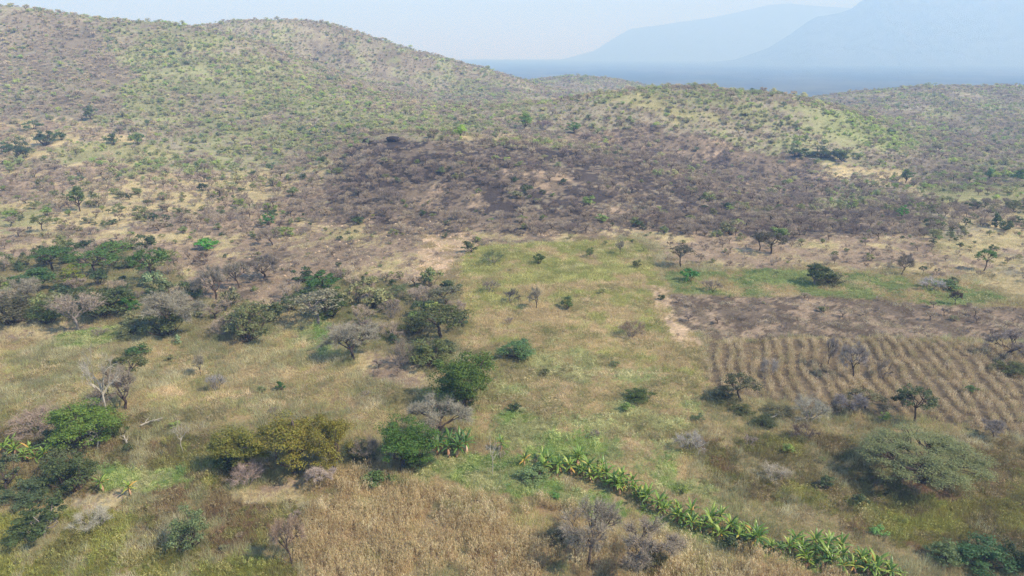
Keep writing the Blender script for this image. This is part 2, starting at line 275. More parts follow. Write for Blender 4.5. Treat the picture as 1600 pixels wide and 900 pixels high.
# ------------------------------------------------------------------ ground sheet
def build_ground():
    rows = [-60, -20, 15, 35]; d = 45.0
    while d < 1250: rows.append(d); d += max(.42, d*.0058)
    while d < 13500: rows.append(d); d += d*.03
    rows = np.array(rows); us = np.concatenate([np.linspace(-1.65, -.86, 30, endpoint=False), np.linspace(-.86, .86, 440), np.linspace(.86, 1.65, 31)[1:]])
    Y = np.repeat(rows[:, None], len(us), 1); X = us[None, :]*np.maximum(Y, 40)*1.0
    Z = H(X, Y); nr, nc = X.shape
    v = np.stack([X, Y, Z], -1).reshape(-1, 3)
    i = np.arange(nr*nc).reshape(nr, nc)
    f = np.stack([i[:-1, :-1], i[:-1, 1:], i[1:, 1:], i[1:, :-1]], -1).reshape(-1, 4)
    me = bpy.data.meshes.new('ground'); me.vertices.add(len(v)); me.vertices.foreach_set('co', v.ravel())
    me.loops.add(f.size); me.loops.foreach_set('vertex_index', f.ravel().astype(np.int32))
    me.polygons.add(len(f)); me.polygons.foreach_set('loop_start', np.arange(0, f.size, 4, dtype=np.int32)); me.polygons.foreach_set('use_smooth', np.ones(len(f), bool))
    me.update(calc_edges=True)
    idx = landcover(v[:, 0], v[:, 1]); G = np.array([COV[n]['ground'] for n in NAMES]); col = G[idx]
    n1 = fbm(v[:, 0]/14, v[:, 1]/14, 41); pl = idx == COV['plain']['i']; col = col*(.82+.36*n1)[:, None]; far_ = np.clip((fbm(v[pl, 0]/330, v[pl, 1]/420, 43, 5)-.5)*3, 0, .16)[:, None]; col[pl] = (col[pl]*(1-far_)+S(150,134,106)*far_)*np.clip(.3+1.4*fbm(v[pl, 0]/90, v[pl, 1]/160, 47, 4), .5, 1.6)[:, None]
    a = me.attributes.new('ground_tint', 'FLOAT_COLOR', 'POINT'); a.data.foreach_set('color', np.concatenate([col, np.ones((len(col), 1))], 1).ravel().astype(np.float32))
    m, n, l = mat('earth')
    at_ = n.new('ShaderNodeAttribute'); at_.attribute_name = 'ground_tint'; tc = n.new('ShaderNodeTexCoord')
    def noise(sc, det=5):
        q = n.new('ShaderNodeTexNoise'); q.inputs['Scale'].default_value = sc; q.inputs['Detail'].default_value = det; l.new(tc.outputs['Object'], q.inputs['Vector']); return q
    def rng_(q, lo, hi):
        r = n.new('ShaderNodeMapRange'); r.inputs[1].default_value = .3; r.inputs[2].default_value = .7; r.inputs[3].default_value = lo; r.inputs[4].default_value = hi; l.new(q.outputs[0], r.inputs[0]); return r
    def mul(a_, b_):
        r = n.new('ShaderNodeMath'); r.operation = 'MULTIPLY'; l.new(a_.outputs[0], r.inputs[0]); l.new(b_.outputs[0], r.inputs[1]); return r
    q1 = noise(1.6, 8); q2 = noise(.22, 5); q3 = noise(.012, 6); q4 = noise(.0035, 6)
    fac = mul(mul(rng_(q1, .72, 1.25), rng_(q2, .82, 1.2)), mul(rng_(q3, .75, 1.25), rng_(q4, .8, 1.2)))
    vm = n.new('ShaderNodeVectorMath'); vm.operation = 'SCALE'; l.new(at_.outputs['Vector'], vm.inputs[0]); l.new(fac.outputs[0], vm.inputs['Scale'])
    p = n.new('ShaderNodeBsdfPrincipled'); p.inputs['Roughness'].default_value = .95; p.inputs['Specular IOR Level'].default_value = .05
    l.new(vm.outputs[0], p.inputs['Base Color'])
    b = n.new('ShaderNodeBump'); b.inputs['Strength'].default_value = .6; b.inputs['Distance'].default_value = .25; l.new(q1.outputs[0], b.inputs['Height']); l.new(b.outputs[0], p.inputs['Normal'])
    o = n.new('ShaderNodeOutputMaterial'); l.new(p.outputs[0], o.inputs[0]); me.materials.append(m)
    g = bpy.data.objects.new('ground', me); C.objects.link(g); tag(g, 'rolling savanna ground of dry fields and scrubby hills running out to a flat plain', None, None, 'structure')
build_ground()
# ------------------------------------------------------------------ far mountains
def mountain(name, label, dist, depth, crest, seed):
    u0 = u_at(crest[0][0], 80); u1 = u_at(crest[-1][0], 80); nu, nd = 220, 60
    U, T = np.meshgrid(np.linspace(u0, u1, nu), np.linspace(-1, 1, nd), indexing='ij')
    cz = np.interp(U, [u_at(p, y) for p, y in crest], [z_at(dist, y) for p, y in crest])-PLAIN
    Y = dist+T*depth; X = U*dist*(1+T*depth/dist)
    rid = np.abs(fbm(X/520, Y/520, seed, 5)-.5)*2; rid2 = np.abs(fbm(X/170, Y/170, seed+5, 4)-.5)*2
    prof = np.where(T < 0, np.clip(1+T, 0, 1)**1.25, np.clip(1-T, 0, 1))
    Z = PLAIN-3+cz*prof*(1-.35*(1-prof)*rid*2)+(rid2-.3)*60*prof*(1-prof)*2
    v = np.stack([X, Y, Z], -1).reshape(-1, 3); i = np.arange(nu*nd).reshape(nu, nd)
    f = np.stack([i[:-1, :-1], i[1:, :-1], i[1:, 1:], i[:-1, 1:]], -1).reshape(-1, 4)
    me = bpy.data.meshes.new(name); me.from_pydata(v.tolist(), [], f.tolist())
    for pl in me.polygons: pl.use_smooth = True
    m, n, l = mat('mountain_scrub'); tc = n.new('ShaderNodeTexCoord'); q = n.new('ShaderNodeTexNoise'); q.inputs['Scale'].default_value = .01; q.inputs['Detail'].default_value = 8; l.new(tc.outputs['Object'], q.inputs['Vector'])
    cr = n.new('ShaderNodeValToRGB'); cr.color_ramp.elements[0].color = (*S(52,60,44), 1); cr.color_ramp.elements[1].color = (*S(96,92,70), 1); cr.color_ramp.elements[0].position = .35; cr.color_ramp.elements[1].position = .65
    l.new(q.outputs[0], cr.inputs[0]); p = n.new('ShaderNodeBsdfPrincipled'); p.inputs['Roughness'].default_value = 1; p.inputs['Specular IOR Level'].default_value = 0; l.new(cr.outputs[0], p.inputs['Base Color'])
    o = n.new('ShaderNodeOutputMaterial'); l.new(p.outputs[0], o.inputs[0]); me.materials.append(m)
    ob = bpy.data.objects.new(name, me); C.objects.link(ob); tag(ob, label, None, None, 'structure')
mountain('mountain', 'tall hazy blue mountain rising beyond the plain at the far right', 8500, 1500,
    [(1020,104),(1100,99),(1150,92),(1200,74),(1235,52),(1262,32),(1276,24),(1290,22),(1312,18),(1330,12),(1346,-1),(1380,-20),(1450,-32),(1550,-38),(1700,-44),(1900,-30),(2200,60)], 3)
mountain('mountain_ridge', 'faint distant mountain ridge fading into the haze left of the tall mountain', 12200, 1200,
    [(820,95),(880,92),(930,78),(960,58),(985,44),(1005,41),(1030,38),(1060,33),(1110,26),(1150,18),(1175,12),(1200,6),(1230,3),(1260,6),(1320,10),(1500,20),(1800,40),(2100,80)], 11)
# ------------------------------------------------------------------ geometry collector for plants
def nrm(a): return a/np.maximum(np.linalg.norm(a, axis=-1, keepdims=True), 1e-9)
class Geo:
    def __init__(s): s.v = []; s.f = []; s.m = []; s.n = 0
    def add(s, V, F, m):
        s.v.append(V); s.f += [[int(k)+s.n for k in q] for q in F]; s.m += [m]*len(F); s.n += len(V)
    def tube(s, pts, rad, m=0, sides=5):
        pts = np.array(pts, float); k = len(pts); V = []
        for i in range(k):
            t = nrm(pts[min(i+1, k-1)]-pts[max(i-1, 0)]); a = nrm(np.cross(t, [.31, .95, .11])); b = np.cross(t, a)
            for j in range(sides):
                th = 2*math.pi*j/sides; V.append(pts[i]+rad[i]*(a*math.cos(th)+b*math.sin(th)))
        F = [(i*sides+j, i*sides+(j+1) % sides, (i+1)*sides+(j+1) % sides, (i+1)*sides+j) for i in range(k-1) for j in range(sides)]
        F.append(tuple(range((k-1)*sides, k*sides))); s.add(np.array(V), F, m)
    def leaves(s, rg, P, N, size, m=0, asp=.5):
        n = len(P); t = nrm(np.cross(N, rg.normal(size=(n, 3)))); b = nrm(np.cross(N, t)); sz = size*rg.uniform(.6, 1.35, (n, 1))
        V = np.stack([P-t*sz, P+b*sz*asp, P+t*sz, P-b*sz*asp], 1).reshape(-1, 3)
        s.add(V, np.arange(4*n).reshape(n, 4), m)
    def slivers(s, rg, P, D, wd, m=0):
        n = len(P); sd_ = nrm(np.cross(D, rg.normal(size=(n, 3))))*np.broadcast_to(wd, (n,))[:, None]
        V = np.stack([P-sd_, P+sd_, P+D], 1).reshape(-1, 3); s.add(V, np.arange(3*n).reshape(n, 3), m)
    def mesh(s, name, mats):
        me = bpy.data.meshes.new(name); me.from_pydata(np.concatenate(s.v).tolist(), [], s.f)
        for q in mats: me.materials.append(q)
        me.polygons.foreach_set('material_index', np.array(s.m, dtype=np.int32)); me.update(); return me
def rnd_dir(rg, n, zmin=-1):
    z = rg.uniform(zmin, 1, n); a = rg.uniform(0, 2*math.pi, n); r = np.sqrt(1-z*z); return np.stack([r*np.cos(a), r*np.sin(a), z], 1)
def limb(g, rg, p0, p1, r0, r1, m=0, sides=5, bow=.12, seg=4):
    p0 = np.array(p0, float); p1 = np.array(p1, float); L = np.linalg.norm(p1-p0); off = rg.normal(size=3)*L*bow
    ts = np.linspace(0, 1, seg+1); pts = [p0+(p1-p0)*t+off*math.sin(math.pi*t)+rg.normal(size=3)*L*.02*(0 < t < 1) for t in ts]
    g.tube(pts, [r0+(r1-r0)*t for t in ts], m, sides); return pts
def branch(g, rg, p, d, L, r, lvl, maxl, spread, ends, m=0, up=.15, kids=(2, 4), bow=.1):
    d = nrm(np.array(d, float)); q = p+d*L
    limb(g, rg, p, q, r, r*.62, m, 5 if lvl == 0 else (4 if lvl == 1 else 3), bow, 3 if lvl < 2 else 2)
    if lvl >= maxl: ends.append((q, d, L)); return
    for k in range(rg.integers(kids[0], kids[1]+1)):
        nd = nrm(d+rg.normal(size=3)*spread+np.array([0, 0, up]))
        st = p+(q-p)*rg.uniform(.6, 1.0)
        branch(g, rg, st, nd, L*rg.uniform(.58, .85), r*rg.uniform(.5, .68), lvl+1, maxl, spread, ends, m, up, kids, bow)
def twigs(g, rg, ends, per, ln, wd, m=0, spread=.7, up=.2):
    P = np.concatenate([np.repeat(e[0][None], per, 0)-e[1]*e[2]*rg.uniform(0, .9, (per, 1)) for e in ends])
    Dr = np.concatenate([np.repeat(e[1][None], per, 0) for e in ends]); n = len(P)
    Dr = nrm(Dr+rg.normal(size=(n, 3))*spread+np.array([0, 0, up]))*ln*rg.uniform(.5, 1.3, (n, 1))
    g.slivers(rg, P, Dr, wd, m)
    P2 = P+Dr*rg.uniform(.3, .7, (n, 1)); D2 = nrm(Dr+rg.normal(size=(n, 3))*ln*.8)*ln*.55*rg.uniform(.5, 1.3, (n, 1)); g.slivers(rg, P2, D2, wd*.7, m)
def clump_leaves(g, rg, cen, rad, n, size, m=0, zmin=-.5, shell=.55, asp=.5):
    k = rg.integers(0, len(cen), n); d = rnd_dir(rg, n, zmin); rr = rg.uniform(shell, 1, (n, 1))
    P = cen[k]+d*rad[k]*rr; N = nrm(d+rg.normal(size=(n, 3))*.55+np.array([0, 0, .35])); g.leaves(rg, P, N, size, m, asp)
def fit(*gs):                                            # to unit width, unit height, standing on z = 0
    V = np.concatenate([v for g in gs for v in g.v]); lo = np.percentile(V, 1.0, 0); hi = np.percentile(V, 99.0, 0); wd = max(hi[0]-lo[0], hi[1]-lo[1]); hz = np.percentile(V[:, 2], 99.5)
    for g in gs: g.v = [v*np.array([1/wd, 1/wd, 1/hz]) for v in g.v]
# --- one builder per kind; each returns (trunk geometry, crown geometry), unit sized
def k_round(seed, n=2600, size=.03, nc=26, trunk=.28, wob=.3):
    rg = np.random.default_rng(seed); T = Geo(); K = Geo()
    d = rnd_dir(rg, nc, -.75); cen = np.array([0, 0, .55])+d*np.array([.37, .37, .36])*rg.uniform(.45, 1.2, (nc, 1)); cen = cen*np.array([1+.22*math.sin(seed), 1, 1])+.06*np.sin(cen[:, [1, 2, 0]]*9+seed); rad = rg.uniform(.055, .15, (nc, 1))*np.array([1.2, 1.2, .75])
    limb(T, rg, (0, 0, -.03), (rg.normal()*.03, rg.normal()*.03, trunk), .035, .026)
    for c in cen[:12]: limb(T, rg, (0, 0, trunk*rg.uniform(.6, 1)), c, .018, .005, 0, 4, .15, 3)
    clump_leaves(K, rg, cen, rad, n, size, 0, -.4, .4); twigs(K, rg, [(c, nrm(c-np.array([0, 0, .4])), .2) for c in cen], 4, .1, .003, 0, .5); fit(T, K); return T, K
def k_shrub(seed, n=650, size=.05, nc=12):
    rg = np.random.default_rng(seed); T = Geo(); K = Geo()
    d = rnd_dir(rg, nc, 0); k_ = (12/nc)**.33; cen = np.array([0, 0, .2])+d*np.array([.38, .38, .56])*rg.uniform(.35, 1.15, (nc, 1))**.8; rad = rg.uniform(.09, .22, (nc, 1))*np.array([1, 1, .85])*k_*1.1
    for c in cen: limb(T, rg, (rg.normal()*.05, rg.normal()*.05, -.02), c, .014, .005, 0, 3, .1, 2)
    clump_leaves(K, rg, cen, rad, n, size, 0, -.3, .25); twigs(K, rg, [(c, nrm(c), .25) for c in cen], 6, .16, .004, 0, .5); fit(T, K); return T, K
def k_bareshrub(seed, per=16, stems=8, wd=.0045):
    rg = np.random.default_rng(seed); T = Geo(); K = Geo(); ends = []
    for k in range(stems):
        a = 2*math.pi*(k+rg.uniform(-.3, .3))/stems; tl = rg.uniform(.25, 1.0)
        branch(T, rg, np.array([math.cos(a)*.04, math.sin(a)*.04, -.02]), (math.cos(a)*tl, math.sin(a)*tl, 1), .33, .012, 0, 2, .42, ends, 0, .12, (2, 3))
    twigs(K, rg, ends, per, .16, wd); fit(T, K); return T, K
def k_baretree(seed, per=24, maxl=4, trunk=.3, spread=.5, up=.12, wd=.0024, r=.028, kids=(3, 4), ln=.11):
    rg = np.random.default_rng(seed); T = Geo(); K = Geo(); ends = []
    top = np.array([rg.normal()*.04, rg.normal()*.04, trunk]); limb(T, rg, (0, 0, -.03), top, r, r*.75, 0, 6)
    n = rg.integers(4, 6)
    for k in range(n):
        a = 2*math.pi*(k+rg.uniform(-.3, .3))/n; tl = rg.uniform(.5, 1.1)
        branch(T, rg, top-np.array([0, 0, rg.uniform(0, .08)]), (math.cos(a)*tl, math.sin(a)*tl, .9), .27, r*.6, 1, maxl, spread, ends, 0, up, kids)
    twigs(K, rg, ends, per, ln, wd); fit(T, K); return T, K
def k_umbrella(seed, n=1700, size=.026, nc=34, trunk=.4, flat=.07, bare=False):
    rg = np.random.default_rng(seed); T = Geo(); K = Geo()
    top = np.array([rg.normal()*.05, rg.normal()*.05, trunk]); limb(T, rg, (0, 0, -.03), top, .03, .022, 0, 6)
    r = np.sqrt(rg.uniform(.02, 1, nc))*.44; a = rg.uniform(0, 6.283, nc)
    cen = np.stack([r*np.cos(a), r*np.sin(a), .92-(.28 if nc < 100 else .2)*(r/.44)**2*rg.uniform(.4, 1.2, nc)-rg.uniform(0, .12 if nc < 100 else .24, nc)], 1); rad = rg.uniform(.09, .16, (nc, 1))*np.array([1, 1, flat/.12])*(1 if nc < 100 else .62)
    hubs = []
    for k in range(6):
        b = 1.047*k+rg.uniform(-.3, .3); hp = top+np.array([math.cos(b)*.17, math.sin(b)*.17, rg.uniform(.14, .26)]); limb(T, rg, top, hp, .017, .011, 0, 4, .1, 3); hubs.append(hp)
    for c in cen:
        hp = min(hubs, key=lambda q: np.linalg.norm(q-c)); limb(T, rg, hp, c, .009, .003, 0, 3, .1, 3)
    if bare:
        ends = [(c, nrm(c-top), .22) for c in cen]; twigs(K, rg, ends, 26, .13, .0035, 0, .75, .05)
    else: clump_leaves(K, rg, cen, rad, n, size, 0, -.5, .2)
    fit(T, K); return T, K
def k_snag(seed, maxl=4, trunk=.46, r=.025, spread=.45, kids=(2, 3)):
    rg = np.random.default_rng(seed); T = Geo(); K = Geo(); ends = []
    top = np.array([rg.normal()*.06, rg.normal()*.06, trunk]); limb(T, rg, (0, 0, -.03), top, r, r*.7, 0, 7)
    for k in range(4):
        a = 1.57*k+rg.uniform(-.5, .5); branch(K, rg, top-np.array([0, 0, rg.uniform(0, .15)]), (math.cos(a)*.9, math.sin(a)*.9, rg.uniform(.4, 1.1)), .24, r*.6, 1, maxl, spread, ends, 0, .1, kids)
    K.slivers(rg, np.array([e[0] for e in ends]), np.array([e[1]*.1+rg.normal(size=3)*.03 for e in ends]), .003); twigs(K, rg, ends, 5, .1, .002)
    fit(T, K); return T, K
def protos(fn, count, s0, **k): return [fn(s0+i, **k) for i in range(count)]
PK = dict(
    round=protos(k_round, 3, 100), biground=protos(k_round, 3, 130, n=13000, size=.0135, nc=64, trunk=.2), shrub=protos(k_shrub, 5, 200), fineshrub=protos(k_shrub, 4, 220, n=3400, size=.021, nc=28),
    bareshrub=protos(k_bareshrub, 5, 300), finebare=protos(k_bareshrub, 3, 320, per=34, stems=10, wd=.0022), baretree=protos(k_baretree, 4, 400), umbrella=protos(k_umbrella, 4, 500),
    bigumbrella=protos(k_umbrella, 1, 540, n=38000, size=.0066, nc=200, trunk=.3, flat=.045), bareumbrella=protos(k_umbrella, 2, 560, bare=True, nc=46, trunk=.33), snag=protos(k_snag, 4, 600))
BARK = dict(round=M_DARK, biground=M_DARK, shrub=M_DARK, fineshrub=M_DARK, bareshrub=M_GREY, finebare=M_GREY, baretree=M_DARK, umbrella=M_DARK, bigumbrella=M_DARK, bareumbrella=M_GREY, snag=M_WHITE)
FOL = {k: (M_TWIG if 'bare' in k else M_LEAF) for k in PK}; FOL['snag'] = M_WHITE
PARTS = {k: [(T.mesh('trunk', [BARK[k]]), K.mesh('crown', [FOL[k]])) for T, K in v] for k, v in PK.items()}
def joined(T, K, bk, fo):
    G = Geo(); G.v = T.v+K.v; G.f = T.f+[[i+T.n for i in q] for q in K.f]; G.m = [0]*len(T.f)+[1]*len(K.f); G.n = T.n+K.n
    return G.mesh('shrub', [bk, fo])
LB = protos(k_baretree, 3, 450, maxl=3, per=26, trunk=.34, wd=.0045)
WHOLE = {k: [joined(T, K, BARK[k], FOL[k]) for T, K in PK[k]] for k in ('shrub', 'bareshrub', 'round', 'umbrella')}
# ------------------------------------------------------------------ scattering helper: one 'stuff' object, instances by geometry nodes
HID = {}
def proto_collection(name, meshes):
    c = bpy.data.collections.new(name)
    for i, me in enumerate(meshes):
        o = bpy.data.objects.new('%s_%02d' % (name, i), me); c.objects.link(o)
    HID[name] = c; return c
def scatter(name, label, coll, P, idx, rot, scale, tint):
    n = len(P); me = bpy.data.meshes.new(name); me.vertices.add(n); me.vertices.foreach_set('co', np.asarray(P, np.float32).ravel())
    def attr(nm, ty, key, val): a = me.attributes.new(nm, ty, 'POINT'); a.data.foreach_set(key, val)
    attr('variant', 'INT', 'value', np.asarray(idx, np.int32)); attr('turn', 'FLOAT_VECTOR', 'vector', np.asarray(rot, np.float32).ravel())
    attr('size', 'FLOAT_VECTOR', 'vector', np.asarray(scale, np.float32).ravel()); attr('tint', 'FLOAT_COLOR', 'color', np.concatenate([tint, np.ones((n, 1))], 1).astype(np.float32).ravel())
    ob = bpy.data.objects.new(name, me); C.objects.link(ob); tag(ob, label, None, None, 'stuff')
    ng = bpy.data.node_groups.new(name+'_nodes', 'GeometryNodeTree'); ng.interface.new_socket('Geometry', in_out='INPUT', socket_type='NodeSocketGeometry'); ng.interface.new_socket('Geometry', in_out='OUTPUT', socket_type='NodeSocketGeometry')
    N = ng.nodes; L = ng.links; gi = N.new('NodeGroupInput'); go = N.new('NodeGroupOutput'); ip = N.new('GeometryNodeInstanceOnPoints'); ci = N.new('GeometryNodeCollectionInfo')
    ci.inputs['Collection'].default_value = coll; ci.inputs['Separate Children'].default_value = True; ci.inputs['Reset Children'].default_value = True
    def na(nm, ty): a = N.new('GeometryNodeInputNamedAttribute'); a.data_type = ty; a.inputs['Name'].default_value = nm; return a.outputs['Attribute']
    L.new(gi.outputs[0], ip.inputs['Points']); L.new(ci.outputs[0], ip.inputs['Instance']); ip.inputs['Pick Instance'].default_value = True
    L.new(na('variant', 'INT'), ip.inputs['Instance Index']); e2 = N.new('FunctionNodeEulerToRotation'); L.new(na('turn', 'FLOAT_VECTOR'), e2.inputs[0]); L.new(e2.outputs[0], ip.inputs['Rotation'])
    L.new(na('size', 'FLOAT_VECTOR'), ip.inputs['Scale']); L.new(ip.outputs[0], go.inputs[0])
    md = ob.modifiers.new('scatter', 'NODES'); md.node_group = ng; return ob
def jgrid(x0, x1, y0, y1, sp, rg):
    gx, gy = np.meshgrid(np.arange(x0, x1, sp), np.arange(y0, y1, sp)); n = gx.size
    return gx.ravel()+rg.uniform(-.5, .5, n)*sp, gy.ravel()+rg.uniform(-.5, .5, n)*sp
def in_view(x, y, z, m=70):
    px, py, zc = project(x, y, z); return (px > -m) & (px < 1600+m) & (py < 900+m*1.5) & (y > 40)
# ------------------------------------------------------------------ individually placed trees and shrubs
TOP = []; MARKS = []
STOP = {'in', 'on', 'at', 'of', 'the', 'a', 'with', 'to', 'by', 'and', 'from', 'just', 'inside', 'under', 'above', 'below', 'behind', 'beside', 'left', 'right', 'between', 'alone', 'near', 'along', 'before', 'its', 'down', 'up-left', 'standing', 'rising', 'spreading', 'pressed', 'against', 'tucked', 'highest', 'crown', 'touching'}
def short(label):                                        # the head of a landmark's label
    out = []
    for w_ in label.replace(',', ' ,').split():
        if w_ == ',' or (w_ in STOP and out): break
        out.append(w_)
    return ' '.join(out[:6])
def beside(x, y, reach=14):                              # nearest placed tree and which side of it
    k = min(range(len(MARKS)), key=lambda i: (MARKS[i][0]-x)**2+(MARKS[i][1]-y)**2); mx, my, sh = MARKS[k]
    if (mx-x)**2+(my-y)**2 > reach**2: return None
    dx, dy = x-mx, y-my
    return (('right of' if dx > 0 else 'left of') if abs(dx) > abs(dy)*.8 else ('behind' if dy > 0 else 'in front of')), sh
def plant(kind, px, py, wp, hp, tint, name, label, cat='tree', group=None, var=None, bk=None, lean=0):
    x, y = at(px, py); z = float(H(x, y)); _, _, zc = project(x, y, z); k = float(zc)/FPX; dep = math.atan2(CAM_H-z, y); wd = wp*k
    low = kind in ('shrub', 'fineshrub', 'bareshrub', 'finebare')
    if low: y += .32*wd; x *= y/(y-.32*wd); z = float(H(x, y))
    h = max((hp*k-(.55 if low else .3)*wd*math.sin(dep))/math.cos(dep), .38*wd)
    v = len(TOP) if var is None else var; tm, km = PARTS[kind][v % len(PARTS[kind])]
    e = bpy.data.objects.new(name, None); C.objects.link(e); e.empty_display_size = .3; tag(e, label, cat, group)
    e.location = (x, y, z-.03); e.rotation_euler = (0, R(lean), random.uniform(0, 6.28)); e.scale = (wd, wd, h)
    if lean: e.rotation_euler = (0, R(lean), 0)
    t = bpy.data.objects.new('trunk' if not low else 'stems', tm); C.objects.link(t); t.parent = e
    if bk is not None: t.material_slots[0].link = 'OBJECT'; t.material_slots[0].material = bk
    c = bpy.data.objects.new('crown' if kind != 'snag' else 'branches', km); C.objects.link(c); c.parent = e
    tint = np.array(tint); tint = pale(tint, .16, 1.1) if 'bare' in kind or kind == 'snag' else pale(tint, .1, .92)*np.array([1.06, 1.0, .8]); c['tint'] = [float(q) for q in tint]
    TOP.append((x, y, wd)); MARKS.append((x, y, short(label))); return e
K = 1.25
DKG = S(78,94,46,K); GRN = S(84,106,42,K); BLG = S(94,108,76,K); OLV = S(104,112,70,K); GOL = S(126,118,46,K); OGR = S(120,118,50,K); MGR = S(100,116,66,K); PUR = S(142,124,108,1.05); GRY = S(148,136,118,1.05); BRN = S(152,124,104,1.1); DPU = S(104,84,72,1.1); ACA = S(128,134,96,1.2); DOL = S(90,96,60,K); BRT = S(88,150,58,K); PGR = S(140,160,128,K); YGR = S(150,170,70,K)
BB = 'trees and bushes'
